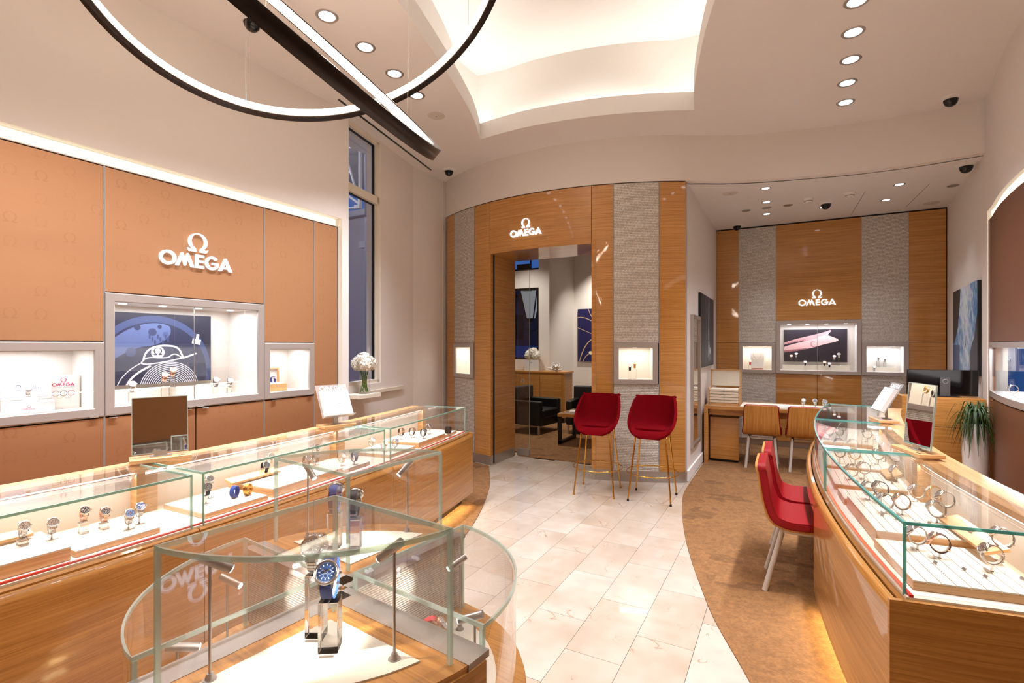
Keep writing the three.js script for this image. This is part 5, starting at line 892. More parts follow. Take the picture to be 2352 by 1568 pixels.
// ---------- round island with two tall and two low glass quarters ----------
{
  const C = [-0.964, 0, -0.896], TURN = -0.12, R = 0.455;
  const t = thing('display_island', 'round oak display island with four glass quarters in the foreground', 'display island', C, TURN);
  t.updateMatrixWorld(true);
  const W_ = (x, y, z) => V(x, y, z).applyMatrix4(t.matrixWorld).toArray();
  const q = (a0, r, n = 18, r0 = 0) => { const p = fine((a) => [Math.cos(a) * r, Math.sin(a) * r], a0, a0 + PI / 2, n); return r0 ? p.map((v) => v) : p; };
  const sector = (a0, r, gap) => { // quarter set off from both straight sides by gap
    const c = Math.cos(a0), s = Math.sin(a0), e = Math.asin(gap / r), p = fine((a) => [Math.cos(a) * r, Math.sin(a) * r], a0 + e, a0 + PI / 2 - e, 20);
    return [[c * gap - s * gap, s * gap + c * gap], ...p];
  };
  const arcLine = (a0, r, gap) => sector(a0, r, gap).slice(1);
  const TOP = 1.02, LOW = 0.8;
  mesh(t, 'plinth', cy(R - 0.1, R - 0.1, 0.1, 0, 0.06, 0, 48), M.dark);
  mesh(t, 'toe_light', cy(R - 0.03, R - 0.03, 0.006, 0, 0.118, 0, 48), M.ledWarm, 'warm light under the island');
  for (let k = 0; k < 8; k++) { const a = k * PI / 4; const p = W_(Math.cos(a) * (R - 0.045), 0.108, Math.sin(a) * (R - 0.045)); area(0.12, 0.12, 0xffe0a0, 70, p, [p[0] + 1e-4, 0, p[2]]); }
  for (const [a0, tall] of [[0, 1], [PI / 2, 0], [PI, 1], [3 * PI / 2, 0]]) {
    const y = tall ? TOP : LOW;
    mesh(t, 'pedestal', slab(sector(a0, R, 0.0015), 0.125, y - 0.012), M.oak);
    mesh(t, 'top_board', slab(sector(a0, R - 0.004, 0.003), y - 0.012, y), M.oak, 'oak border board');
    mesh(t, 'leather_inlay', slab(sector(a0, R - 0.075, 0.095 - (tall ? 0 : 0.05)), y, y + 0.003), M.cream, 'cream leather inlay');
    // glass quarter
    const g = tall ? 0.068 : 0.022, r = tall ? 0.43 : 0.43, y0 = y + 0.002, y1 = y + 0.25, s = sector(a0, r, g), ar = arcLine(a0, r, g).reverse();
    const topP = mesh(t, 'glass_top', slab(s, y1, y1 + 0.008), M.glass);
    const ringP = [...s, s[0]];
    mesh(topP, 'polished_edge', sweep(ringP, [[-0.0025, y1 - 0.0005], [0.0025, y1 - 0.0005], [0.0025, y1 + 0.0085], [-0.0025, y1 + 0.0085]], 0.5, false), M.glassEdge);
    mesh(t, 'curved_pane', band(ar, 0.0, 0.007, y0, y1), M.glass);
    for (const [p, e] of [[s[0], s[1]], [s[0], s[s.length - 1]]]) {
      const pane = mesh(t, 'side_pane', band([p, e], -0.0035, 0.0035, y0, y1), M.glass);
      const u = [(e[0] - p[0]), (e[1] - p[1])], l = Math.hypot(...u), e2 = [e[0] - u[0] / l * 0.008, e[1] - u[1] / l * 0.008];
      mesh(pane, 'polished_edge', band([e2, e], -0.0045, 0.0045, y0, y1), M.glassEdge);
    }
    mesh(t, 'corner_seam', bx(0.008, 0.248, 0.008).translate(s[0][0], y0 + 0.124, s[0][1]), M.glassEdge);
    if (tall) { // bead cladding on the straight sides above the low quarters, with a grey cap
      const c = Math.cos(a0), n = Math.sin(a0);
      for (const [dx, dz, ox, oz] of [[c, n, n, -c], [-n, c, -c, -n]]) {
        const P = (d, o) => [dx * d + ox * o, dz * d + oz * o];
        mesh(t, 'bead_panel', band([P(0.012, 0), P(R - 0.02, 0)], -0.006, 0.006, LOW + 0.001, TOP - 0.014), M.beadFine, 'silver bead cladding');
        mesh(t, 'cap_strip', slab([P(0.01, 0.012), P(R - 0.004, 0.012), P(R - 0.004, -0.05), P(0.01, -0.05)], TOP - 0.012, TOP + 0.0015), M.steel, 'grey metal cap strip');
      }
    }
  }
  // small lamps on rods
  const lampAt = (x, z, y, h, aim) => {
    const g = mesh(t, 'rod', rod([x, y, z], [x, y + h, z], 0.0028, 8), M.steel), d = V(aim[0] - x, aim[1] - (y + h), aim[2] - z).normalize(), p = V(x, y + h, z), a = p.clone().addScaledVector(d, -0.02), b = p.clone().addScaledVector(d, 0.04);
    mesh(g, 'lamp_head', rod(a.toArray(), b.toArray(), 0.009, 14), M.steel); mesh(g, 'lamp_lens', rod(b.toArray(), b.clone().addScaledVector(d, 0.002).toArray(), 0.0075, 14), M.lamp); mesh(g, 'rod_foot', mg(cy(0.012, 0.012, 0.004, x, y + 0.002, z, 16), cy(0.006, 0.009, 0.012, x, y + 0.008, z, 12)), M.steel);
    const f = W_(...b.clone().addScaledVector(d, 0.006).toArray()), e = W_(...aim); spot(0xfff6ea, y < 0.9 ? 0.7 : 1.7, f, e, 0.75, 0.7, 0.4);
  };
  lampAt(0.324, 0.119, TOP, 0.215, [0.19, TOP + 0.1, 0.17]); lampAt(0.1, 0.35, TOP, 0.215, [0.15, TOP + 0.1, 0.19]);
  lampAt(-0.375, -0.147, TOP, 0.215, [-0.23, TOP + 0.06, -0.17]); lampAt(-0.15, -0.355, TOP, 0.215, [-0.2, TOP + 0.06, -0.19]);
  lampAt(0.1, -0.325, LOW, 0.2, [0.03, LOW + 0.12, -0.12]); lampAt(0.325, -0.12, LOW, 0.2, [0.12, LOW + 0.12, -0.02]);
  lampAt(-0.1, 0.325, LOW, 0.2, [-0.03, LOW + 0.12, 0.12]); lampAt(-0.325, 0.12, LOW, 0.2, [-0.12, LOW + 0.12, 0.02]);
  const tw = TURN + 0.72;
  watchAt('greySteel', 'steel watch on the taller block in the front island quarter', W_(0.13, TOP + 0.003, 0.155), tw - 0.1, ['block', 0.118], 'watches on the island', 1.12);
  watchAt('blueNavy', 'blue chronograph watch on navy strap, foremost on the island', W_(0.196, TOP + 0.003, 0.17), tw, ['block', 0.092], 'watches on the island', 1.12);
  watchAt('blackBlack', 'watch on black strap seen from behind, rear island quarter, right one', W_(-0.17, TOP + 0.003, -0.165), tw + PI, ['block', 0.085], 'watches on the island', 1.12);
  watchAt('blueNavy', 'watch on blue strap seen from behind, rear island quarter, left one', W_(-0.235, TOP + 0.003, -0.145), tw + PI, ['block', 0.095], 'watches on the island', 1.12);
  watchAt('whiteRed', 'red-strapped watch in the right low island quarter', W_(0.12, LOW + 0.003, -0.19), TURN + 2.3, ['clip', 0.02], 'watches on the island', 1.12);
  watchAt('whiteSteel', 'steel watch beside the red-strapped one in the right low island quarter', W_(0.2, LOW + 0.003, -0.14), TURN + 2.3, ['clip', 0.016], 'watches on the island', 1.12);
  watchAt('whiteRed', 'red-strapped watch in the left low island quarter', W_(-0.2, LOW + 0.003, 0.12), TURN - 0.8, ['clip', 0.016], 'watches on the island', 1.12);
  watchAt('blackSteel', 'dark steel watch beside the red-strapped one in the left low island quarter', W_(-0.13, LOW + 0.003, 0.17), TURN - 0.8, ['clip', 0.016], 'watches on the island', 1.12);
}
// ---------- seats ----------
function shell(f, ns, nt, th, inset = 0) { // a curved sheet with thickness
  const P = [], N = [];
  const at = (i, j) => V(...f(-1 + 2 * i / ns, j / nt));
  for (let j = 0; j <= nt; j++) for (let i = 0; i <= ns; i++) {
    const p = at(i, j), a = at(Math.min(ns, i + 1), j).sub(at(Math.max(0, i - 1), j)), b = at(i, Math.min(nt, j + 1)).sub(at(i, Math.max(0, j - 1)));
    P.push(p); N.push(V().crossVectors(a, b).normalize());
  }
  const pos = [], w = ns + 1, A = (k, o) => P[k].clone().addScaledVector(N[k], o).toArray(), quad = (a, b, c, d) => pos.push(...a, ...b, ...c, ...a, ...c, ...d);
  for (let j = 0; j < nt; j++) for (let i = 0; i < ns; i++) { const k = j * w + i; quad(A(k, inset + th), A(k + 1, inset + th), A(k + w + 1, inset + th), A(k + w, inset + th)); quad(A(k, inset), A(k + w, inset), A(k + w + 1, inset), A(k + 1, inset)); }
  const rim = []; for (let i = 0; i <= ns; i++) rim.push(i); for (let j = 1; j <= nt; j++) rim.push(j * w + ns); for (let i = ns - 1; i >= 0; i--) rim.push(nt * w + i); for (let j = nt - 1; j >= 0; j--) rim.push(j * w);
  for (let i = 0; i < rim.length - 1; i++) { // rounded edge
    const a = rim[i], b = rim[i + 1]; quad(A(a, inset), A(b, inset), A(b, inset + th), A(a, inset + th));
  }
  const g = new THREE.BufferGeometry(); g.setAttribute('position', new THREE.Float32BufferAttribute(pos, 3)); g.computeVertexNormals();
  return uvm(toCreasedNormals(g, 0.9));
}
M.oakChair = std({ map: oakTex, roughness: 0.5 });
const path2 = (pts) => { const c = new THREE.CatmullRomCurve3(pts.map(([z, y]) => V(0, y, z)), false, 'centripetal'); return (t) => { const p = c.getPoint(t); return [p.z, p.y]; }; };
// bar stool with red velvet bucket on brass legs
function stool(label, [x, y, z], turn, feet) {
  const t = thing('bar_stool', label, 'bar stool', [x, y, z], turn, 'red bar stools'), pr = path2([[0.215, 0.655], [0.2, 0.69], [0.1, 0.712], [-0.05, 0.715], [-0.14, 0.735], [-0.19, 0.81], [-0.225, 0.95], [-0.245, 1.07]]);
  const edge = new THREE.CatmullRomCurve3([[0.1, 0.655, 0.225], [0.185, 0.7, 0.2], [0.24, 0.785, 0.13], [0.252, 0.87, 0.03], [0.242, 0.96, -0.07], [0.222, 1.035, -0.155], [0.2, 1.062, -0.205]].map((p) => V(...p)), false, 'centripetal');
  const f = (s, u) => { // from the middle line out to the rim of the bucket
    const [pz, py] = pr(u), e = edge.getPoint(u), a = Math.abs(s), g = a ** 2.6, round = u > 0.9 ? ((u - 0.9) / 0.1) * 0.02 * a ** 4 : 0;
    return [Math.sign(s) * e.x * (1 - (1 - a) ** 1.25), py + (e.y - py) * g - round, pz + (e.z - pz) * g];
  };
  mesh(t, 'seat_shell', shell(f, 28, 30, 0.03), M.velvet, 'red velvet bucket seat');
  mesh(t, 'seat_cushion', rb(0.3, 0.03, 0.26, 0.014, 0, 0.748, 0.03, 3), M.velvet);
  mesh(t, 'seat_rim', tube([[-0.17, 0.69, 0.1], [-0.1, 0.668, 0.19], [0, 0.655, 0.21], [0.1, 0.668, 0.19], [0.17, 0.69, 0.1]], 0.005, 24), M.brass);
  for (const a of [-1, 1]) for (const b of [-1, 1]) {
    const l = mesh(t, 'leg', rod([a * 0.15, 0.7, b * 0.13], [a * 0.215, 0.012, b * 0.218], 0.0085, 10), M.brass);
    mesh(l, 'foot', cy(0.011, 0.012, 0.024, a * 0.215, 0.012, b * 0.218, 12), feet); mesh(l, 'bracket', rod([a * 0.146, 0.72, b * 0.126], [a * 0.155, 0.665, b * 0.137], 0.013, 10), M.brass);
  }
  mesh(t, 'foot_ring', new THREE.TorusGeometry(0.268, 0.006, 8, 56).rotateX(PI / 2).translate(0, 0.28, 0), M.brass);
}
stool('red velvet bar stool on brass legs, beside the lounge doorway', [-1.84, 0, -5.385], 0.12, M.brass);
stool('red velvet bar stool with black feet, nearer the alcove', [-1.248, 0, -5.43], 0.06, M.black);
// guest chairs: oak-backed shell with red leather pad
function chair(label, [x, y, z], turn, group) {
  const t = thing('guest_chair', label, 'chair', [x, y, z], turn, group), pr = path2([[0.25, 0.425], [0.2, 0.44], [0.05, 0.43], [-0.1, 0.43], [-0.19, 0.47], [-0.235, 0.565], [-0.26, 0.7], [-0.282, 0.838]]);
  const f = (grow) => (s, u) => { const [pz, py] = pr(u), b = Math.max(0, (u - 0.5) / 0.5), w = 0.225 - 0.035 * b + grow, e = Math.abs(s) > 0.85 ? (Math.abs(s) - 0.85) / 0.15 : 0; return [s * w, py - (u > 0.96 ? e * e * 0.02 : 0), pz]; };
  mesh(t, 'oak_shell', uvSwap(shell(f(0), 16, 34, 0.014)), M.oakChair, 'curved oak plywood shell');
  mesh(t, 'leather_pad', shell(f(0.008), 16, 34, 0.05, 0.0145), M.red, 'red leather pad');
  mesh(t, 'pad_edge', shell((s, u) => f(0.012)(s, 0.02 + u * 0.985), 16, 34, 0.03, 0.024), M.red);
  const fr = mesh(t, 'under_frame', mg(bx(0.34, 0.02, 0.03, 0, 0.405, 0.12), bx(0.34, 0.02, 0.03, 0, 0.405, -0.12), bx(0.03, 0.02, 0.27, 0.15, 0.405, 0), bx(0.03, 0.02, 0.27, -0.15, 0.405, 0)), M.steel);
  for (const a of [-1, 1]) for (const b of [-1, 1]) mesh(t, 'leg', rod([a * 0.155, 0.415, b * 0.12], [a * 0.185, 0.007, b * 0.225], 0.017, 14), M.legGrey, 'pale tubular leg');
}
chair('red leather chair at right counter, nearer one', [0.1, 0, -3.91], PI / 2, 'chairs at the right counter');
chair('red leather chair at right counter, farther one', [0.12, 0, -4.43], PI / 2, 'chairs at the right counter');
chair('oak-backed chair before the alcove desk, left one', [-0.285, 0, -7.55], PI, 'chairs at the alcove desk');
chair('oak-backed chair before the alcove desk, right one', [0.225, 0, -7.56], PI, 'chairs at the alcove desk');
// ---------- alcove desk ----------
{
  const d = thing('sales_desk', 'long oak sales desk with a side cabinet in the alcove', 'desk', [0, 0, 0]);
  mesh(d, 'desktop', span(-1.0, 0.95, 0.745, 0.79, -8.25, -7.42), M.oak); mesh(d, 'apron', span(-0.94, 0.9, 0.66, 0.745, -8.2, -7.5), M.oakMatt);
  for (const x of [-1.0, 0.9]) mesh(d, 'leg', span(x, x + 0.05, 0.007, 0.745, -8.25, -7.42), M.oak);
  mesh(d, 'desk_pad', span(-0.55, 0.75, 0.79, 0.796, -8.05, -7.5), M.cream);
  const c = thing('desk_cabinet', 'low oak cabinet under the left end of the alcove desk', 'cabinet', [-0.755, 0, -7.82]);
  mesh(c, 'body', rb(0.37, 0.58, 0.52, 0.003, 0, 0.33, 0, 1), M.oak); mesh(c, 'kick', bx(0.34, 0.035, 0.48, 0, 0.024, -0.01), M.black);
  const b = thing('tray_case', 'open oak case of cream watch trays on the alcove desk', 'tray case', [-0.775, 0.79, -7.85]);
  mesh(b, 'case_side', mg(bx(0.018, 0.23, 0.3, -0.2, 0.115, 0), bx(0.018, 0.23, 0.3, 0.2, 0.115, 0)), M.pale);
  mesh(b, 'bottom', bx(0.4, 0.015, 0.3, 0, 0.0075, 0), M.pale);
  for (let k = 0; k < 5; k++) for (const s of [-1, 1]) mesh(b, 'drawer', rb(0.188, 0.034, 0.28, 0.004, s * 0.0955, 0.036 + k * 0.04, 0.01, 1), M.cream);
  const lid = mesh(b, 'lid', mg(bx(0.418, 0.02, 0.03, 0, 0.47, -0.15), bx(0.02, 0.24, 0.03, -0.2, 0.35, -0.15), bx(0.02, 0.24, 0.03, 0.2, 0.35, -0.15), bx(0.418, 0.24, 0.01, 0, 0.35, -0.165)), M.pale); mesh(lid, 'lid_lining', bx(0.38, 0.22, 0.012, 0, 0.35, -0.15), M.cream);
  one('leaflet', 'white leaflet on the alcove desk between the two chairs', 'leaflet', span(-0.08, 0.14, 0.797, 0.812, -7.75, -7.6), M.paper);
  watchAt('whiteSteel', 'steel watch standing on the alcove desk, left of three', [0.2, 0.797, -7.85], 0.2, ['clip', 0.016], 'watches on the alcove desk', 1.3); watchAt('blackSteel', 'dark-dialled steel watch on the alcove desk, middle of three', [0.34, 0.797, -7.82], -0.2, ['clip', 0.016], 'watches on the alcove desk', 1.3); watchAt('greySteel', 'steel watch standing on the alcove desk, right of three', [0.44, 0.797, -7.83], 0.3, ['clip', 0.016], 'watches on the alcove desk', 1.3);
}
// wall mirror and pictures
{
  const m = thing('wall_mirror', 'tall narrow wall mirror in a silver frame by the alcove entrance', 'mirror', [-1.036, 0.35, -6.82], PI / 2);
  mesh(m, 'frame', mg(bx(0.62, 0.04, 0.035, 0, 0.02, 0.018), bx(0.62, 0.04, 0.035, 0, 1.63, 0.018), bx(0.04, 1.57, 0.035, -0.29, 0.825, 0.018), bx(0.04, 1.57, 0.035, 0.29, 0.825, 0.018)), M.steel); mesh(m, 'mirror_glass', bx(0.54, 1.57, 0.012, 0, 0.825, 0.012), M.mirror);
  print('dark picture of a diver plunging, on the alcove left wall', 'picture', 'picture', [-1.02, 1.32, -7.82], PI / 2, 1.36, 1.01, canvasTex(512, 384, (g, w, h) => {
    const gr = g.createLinearGradient(0, 0, 0, h); g.fillStyle = '#2b303c'; g.fillRect(0, 0, w, h); for (let k = 0; k < 500; k++) { g.fillStyle = `rgba(90,105,130,${rnd() * 0.12})`; g.fillRect(rnd() * w, rnd() * h, 14, 5); }
    g.fillStyle = '#12141a'; g.fillRect(0, 0, w * 0.3, h); g.strokeStyle = '#b9c9d6'; g.lineCap = 'round';
    const ln = (wd, pts) => { g.lineWidth = wd; g.beginPath(); pts.forEach((p, i) => (i ? g.lineTo(...p) : g.moveTo(...p))); g.stroke(); };
    ln(16, [[310, 0], [302, 120], [300, 200]]); ln(26, [[300, 190], [302, 240]]); ln(12, [[296, 240], [270, 330]]); ln(10, [[308, 240], [340, 300], [346, 350]]); g.fillStyle = '#c8d4de'; g.beginPath(); g.arc(348, 300, 20, 0, 7); g.fill();
  }), 0.03, 0.5);
  const tilt2 = -Math.atan2(0.225, 2.41);
  print('picture of a breaking wave and rocks, blue, on the alcove right wall', 'picture', 'picture', [1.83, 1.3, -7.66], -PI / 2 - 0.0933, 1.5, 1.0, canvasTex(768, 512, (g, w, h) => {
    g.fillStyle = '#2f6fae'; g.fillRect(0, 0, w, h);
    for (let k = 0; k < 4200; k++) { const u = rnd(), v = rnd(), foam = Math.exp(-(((u - 0.54 - 0.1 * v) / 0.3) ** 2)) * (1 - 0.35 * v); g.fillStyle = rnd() < foam ? `rgba(${195 + rnd() * 40},${210 + rnd() * 35},${228 + rnd() * 20},.35)` : `rgba(${40 + rnd() * 50},${100 + rnd() * 50},${160 + rnd() * 40},.25)`; g.beginPath(); g.ellipse(u * w, v * h, 8 + rnd() * 34, 8 + rnd() * 16, 1.1, 0, 7); g.fill(); }
    g.fillStyle = '#1d2026'; g.beginPath(); g.moveTo(0, 0); g.lineTo(270, 0); g.lineTo(250, 90); g.lineTo(215, 150); g.lineTo(190, 230); g.lineTo(120, 290); g.lineTo(60, 330); g.lineTo(0, 340); g.fill();
    g.fillStyle = '#2b3040'; g.beginPath(); g.moveTo(w, 170); g.lineTo(720, 230); g.lineTo(690, 300); g.lineTo(620, 340); g.lineTo(560, 400); g.lineTo(560, h); g.lineTo(w, h); g.fill();
    g.fillStyle = '#2c4a78'; g.fillRect(0, 345, 240, 170); g.strokeStyle = '#16304f'; g.lineWidth = 9; g.beginPath(); g.moveTo(450, 290); g.lineTo(436, 340); g.lineTo(408, 360); g.stroke();
  }), 0.03, 0.5);
}
// reception desk, screen, tall planter
{
  const d = thing('reception_desk', 'tall oak reception desk behind the right counter', 'desk', [0, 0, 0]);
  mesh(d, 'front_board', span(1.1, 1.74, 0.79, 1.08, -6.66, -6.63), M.oakMatt); mesh(d, 'front_board', span(1.1, 1.74, 0.02, 0.784, -6.66, -6.63), M.oakMatt); mesh(d, 'side_panel', span(1.07, 1.1, 0.02, 1.09, -7.25, -6.63), M.oakMatt); mesh(d, 'top_board', span(1.1, 1.74, 1.06, 1.085, -6.95, -6.66), M.oakMatt); mesh(d, 'worktop', span(1.1, 1.74, 0.72, 0.75, -7.25, -6.95), M.oakMatt);
  const s = thing('computer_screen', 'back of a black computer screen on the reception desk', 'computer screen', [1.43, 1.086, -6.8], 0.12);
  mesh(s, 'housing', rb(0.6, 0.27, 0.03, 0.006, 0, 0.145, 0).rotateX(0.05), M.blackGloss); mesh(s, 'stand_neck', rb(0.085, 0.2, 0.02, 0.003, 0.02, 0.1, 0.026), std({ color: 0x4d4a4a, roughness: 0.5 })); mesh(s, 'emblem', new THREE.TorusGeometry(0.022, 0.0025, 6, 28).translate(0.02, 0.16, 0.038), M.steel); mesh(s, 'stand_foot', bx(0.22, 0.01, 0.14, 0.02, 0.005, 0), M.black);
  const p = thing('potted_plant', 'green reedy plant in a tall white tapered planter, right', 'plant', [1.59, 0.007, -6.36]);
  mesh(p, 'planter', lathe([[0, 0], [0.07, 0], [0.075, 0.02], [0.1, 0.6], [0.092, 0.84], [0.08, 0.87], [0.07, 0.86], [0.072, 0.8], [0, 0.8]], 36), M.white); mesh(p, 'soil', cy(0.071, 0.071, 0.02, 0, 0.82, 0, 20), M.gap);
  for (let k = 0; k < 220; k++) {
    const a = rr(0, 2 * PI), up = rr(0.06, 0.26), out = rr(0.04, 0.19), drop = rr(-0.3, 0.04), w = rr(0.004, 0.0075), n = 6, pos = [];
    const P = (u, s) => { const r = 0.03 + out * (u * 1.15), yy = 0.83 + up * 4 * u * (1 - u) * 0.8 + drop * u * u + up * 0.3 * u, ww = w * Math.sin(Math.min(1, 0.15 + u * 0.9) * PI * 0.95) * s; return [Math.cos(a) * r - Math.sin(a) * ww, yy, Math.sin(a) * r + Math.cos(a) * ww]; };
    const X = (q) => [Math.min(q[0], 0.1), q[1], q[2]];
    for (let i = 0; i < n; i++) { const A1 = X(P(i / n, -1)), B1 = X(P(i / n, 1)), C1 = X(P((i + 1) / n, 1)), D1 = X(P((i + 1) / n, -1)); pos.push(...A1, ...B1, ...C1, ...A1, ...C1, ...D1); }
    const g = new THREE.BufferGeometry(); g.setAttribute('position', new THREE.Float32BufferAttribute(pos, 3)); g.computeVertexNormals(); mesh(p, 'leaf', g, M.leaf);
  }
}
// flowers
function bouquet(label, [x, y, z], r, vh, vr) {
  const t = thing('flower_vase', label, 'flower vase', [x, y, z]);
  mesh(t, 'vase', lathe([[0, 0.004], [vr - 0.004, 0.004], [vr - 0.004, vh], [vr, vh], [vr, 0], [0, 0]], 28), M.glass);
  for (let k = 0; k < 9; k++) { const a = k * 2.4, q = vr * 0.7; mesh(t, 'stem', tube([[Math.cos(a) * q, 0.02, Math.sin(a) * q], [Math.cos(a + 1) * q * 0.5, vh * 0.6, Math.sin(a + 1) * q * 0.5], [Math.cos(a + 2) * q, vh + 0.03, Math.sin(a + 2) * q]], 0.005, 8, 6), M.stem); }
  const fl = new THREE.CircleGeometry(0.014, 5), heads = [[0, 0, 0], [0.5, -0.15, 0.3], [-0.5, -0.12, 0.2], [0.1, -0.1, -0.5], [0.15, 0.25, 0.25], [-0.2, 0.2, -0.15]];
  for (const [hx, hy, hz] of heads) {
    const s = [], c = V(hx * r, vh + 0.03 + r * 0.75 + hy * r, hz * r), R2 = r * 0.62;
    for (let k = 0; k < 230; k++) { const u = 1 - 2 * (k + 0.5) / 230, th = k * 2.39996, d = V(Math.sqrt(1 - u * u) * Math.cos(th), u, Math.sqrt(1 - u * u) * Math.sin(th)), g = fl.clone().rotateZ(rr(0, 3)); g.applyQuaternion(new THREE.Quaternion().setFromUnitVectors(V(0, 0, 1), d.clone().add(V(rr(-0.5, 0.5), rr(-0.5, 0.5), rr(-0.5, 0.5))).normalize())); g.translate(...c.clone().addScaledVector(d, R2 * rr(0.92, 1.06)).toArray()); s.push(g); }
    const m = mesh(t, 'bloom', mg(...s, new THREE.IcosahedronGeometry(R2 * 0.9, 2).translate(...c.toArray())), M.petal, 'white hydrangea head');
  }
}
bouquet('white hydrangeas in a glass cylinder on the bay sill', [-4.07, 1.09, -4.1], 0.125, 0.22, 0.06);
one('window_shelf', 'cream stone shelf below the tall window', 'shelf', slab([[-4.19, -3.92], [-3.97, -3.92], [-4.0, -4.28], [-4.26, -4.28]], 1.05, 1.09), M.cream);
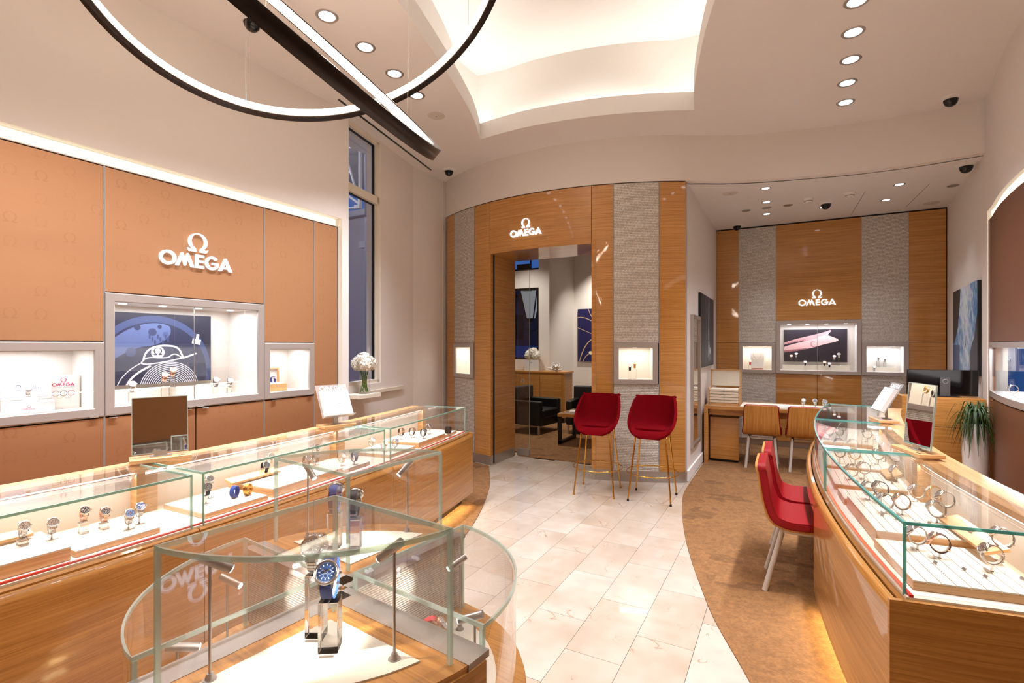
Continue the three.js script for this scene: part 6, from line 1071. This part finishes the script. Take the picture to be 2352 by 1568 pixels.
// ---------- lounge ----------
{
  const s = thing('sideboard', 'oak sideboard with two doors in the lounge', 'sideboard', [-4.82, 0.007, -9.95]);
  mesh(s, 'body', rb(1.56, 0.93, 0.44, 0.004, 0, 0.565, 0, 1), M.oakMatt); mesh(s, 'top', bx(1.6, 0.03, 0.48, 0, 1.045, 0), M.oakMatt); mesh(s, 'kick', bx(1.5, 0.1, 0.4, 0, 0.05, 0), M.dark);
  for (let k = 0; k < 3; k++) mesh(s, 'door', bx(0.49, 0.87, 0.02, -0.53 + k * 0.5, 0.565, 0.23), M.oak); 
  bouquet('white hydrangeas in a vase on the lounge sideboard', [-4.88, 1.068, -9.97], 0.17, 0.2, 0.07);
  const c = thing('folder', 'white card folder standing on the lounge sideboard', 'folder', [-4.83, 1.068, -9.78], 0.05); mesh(c, 'board', bx(0.33, 0.24, 0.02, 0, 0.12, 0), M.paper); mesh(c, 'imprint', bx(0.05, 0.008, 0.001, 0, 0.18, 0.0105), M.steel);
  const k = thing('coral_ornament', 'white branching coral ornament on the lounge sideboard', 'ornament', [-4.3, 1.068, -9.85]); const br = [];
  for (let i = 0; i < 46; i++) { const a = rr(0, 6.28), e = rr(0.2, 1.4), l = rr(0.1, 0.2), d = V(Math.cos(a) * Math.cos(e) * 1.5, Math.sin(e), Math.sin(a) * Math.cos(e)).normalize(), q = d.clone().multiplyScalar(l); br.push(rod([0, 0.02, 0], q.toArray().map((v, n) => n === 1 ? Math.max(0.03, v + 0.01) : v), [0.012, 0.009], 6)); br.push(new THREE.IcosahedronGeometry(0.014, 1).translate(q.x, Math.max(0.03, q.y + 0.01), q.z)); }
  mesh(k, 'branches', mg(br), M.paper); mesh(k, 'foot', cy(0.04, 0.05, 0.02, 0, 0.01, 0, 14), M.paper);
  function armchair(label, p, turn) {
    const t = thing('armchair', label, 'armchair', p, turn, 'black leather armchairs');
    for (const a of [-1, 1]) mesh(t, 'arm', rb(0.12, 0.44, 0.72, 0.025, a * 0.34, 0.38, 0, 3), M.leatherBlack);
    mesh(t, 'backrest', rb(0.8, 0.62, 0.14, 0.03, 0, 0.52, -0.33, 3), M.leatherBlack); mesh(t, 'seat_cushion', rb(0.56, 0.16, 0.62, 0.035, 0, 0.36, 0.06, 3), M.leatherBlack); mesh(t, 'seat_base', bx(0.58, 0.14, 0.66, 0, 0.21, 0), M.leatherBlack);
    for (const a of [-1, 1]) for (const r of [0, 1]) mesh(t, 'button', new THREE.SphereGeometry(0.014, 10, 8).translate(a * 0.13, 0.6 + r * 0.12, -0.258), M.black);
    for (const a of [-1, 1]) for (const b of [-1, 1]) mesh(t, 'leg', bx(0.03, 0.16, 0.03, a * 0.36, 0.08, b * 0.32), M.steel);
  }
  armchair('black leather armchair turned sideways, left in the lounge', [-4.2, 0.007, -8.62], PI / 2 - 0.1);
  armchair('black leather armchair with buttoned back behind the low table', [-3.2, 0.007, -9.0], 0.15);
  const t = thing('coffee_table', 'low oak table with dark loop legs in the lounge', 'table', [-2.86, 0.007, -7.97]);
  mesh(t, 'top', bx(0.86, 0.05, 0.7, 0, 0.475, 0), M.oakMatt); mesh(t, 'glass_top', bx(0.78, 0.008, 0.62, 0, 0.504, 0), M.film);
  for (const a of [-1, 1]) mesh(t, 'loop_leg', mg(bx(0.05, 0.45, 0.05, a * 0.4, 0.225, 0.32), bx(0.05, 0.45, 0.05, a * 0.4, 0.225, -0.32), bx(0.05, 0.05, 0.69, a * 0.4, 0.025, 0)), M.dark);
  const mz = thing('magazine', 'white magazine lying open on the lounge table', 'magazine', [-3.02, 0.516, -7.95], 0.3); mesh(mz, 'left_page', bx(0.17, 0.012, 0.24, -0.086, 0.006, 0), M.paper); mesh(mz, 'right_page', bx(0.17, 0.012, 0.24, 0.086, 0.006, 0), M.paper);
  print('deep blue picture with gold curves on the lounge wall', 'picture', 'picture', [-3.75, 1.25, -11.18], 0, 1.1, 1.22, canvasTex(512, 560, (g, w, h) => {
    g.fillStyle = '#1b1650'; g.fillRect(0, 0, w, h); g.strokeStyle = '#cdb184'; g.lineCap = 'round';
    const cv = (wd, a) => { g.lineWidth = wd; g.beginPath(); g.moveTo(a[0], a[1]); g.bezierCurveTo(...a.slice(2)); g.stroke(); };
    cv(7, [0, 90, 120, 70, 200, 190, 300, 160]); cv(6, [0, 200, 150, 260, 220, 300, 320, 300]); cv(10, [20, 560, 60, 420, 110, 330, 220, 300]); cv(8, [60, 560, 90, 480, 160, 460, 260, 440]); cv(6, [120, 0, 160, 120, 230, 180, 330, 220]); cv(9, [300, 560, 380, 300, 440, 200, 512, 100]);
    g.fillStyle = '#e6dccb'; g.beginPath(); g.ellipse(150, 470, 26, 18, 0.3, 0, 7); g.fill();
  }), 0.04, 0.5);
  spot(0xfff6ea, 60, [-3.6, 3.88, -10.4], [-3.7, 1.4, -11.2], 0.7, 0.8, 3); spot(0xfff6ea, 50, [-3.6, 3.88, -8.4], [-3.6, 0, -8.4], 1.0, 0.8, 3); spot(0xfff6ea, 30, [-5.2, 3.88, -9.2], [-5.0, 1, -9.9], 0.9, 0.8, 3);
  for (const [x, z, w] of [[-3.6, -10.4, 'before the blue picture'], [-3.6, -8.4, 'over the table'], [-5.2, -9.2, 'over the sideboard']]) { const d = thing('downlight', 'lit lounge downlight ' + w, 'ceiling light', [x, 3.9, z], 0, 'lounge downlights'); mesh(d, 'trim', lathe([[0.05, 0.004], [0.055, -0.004], [0.075, -0.005], [0.08, 0.001]], 28), M.steel); mesh(d, 'lens', new THREE.CircleGeometry(0.052, 24).rotateX(PI / 2).translate(0, 0.001, 0), M.lamp); }
}
renderer.render(scene, camera);
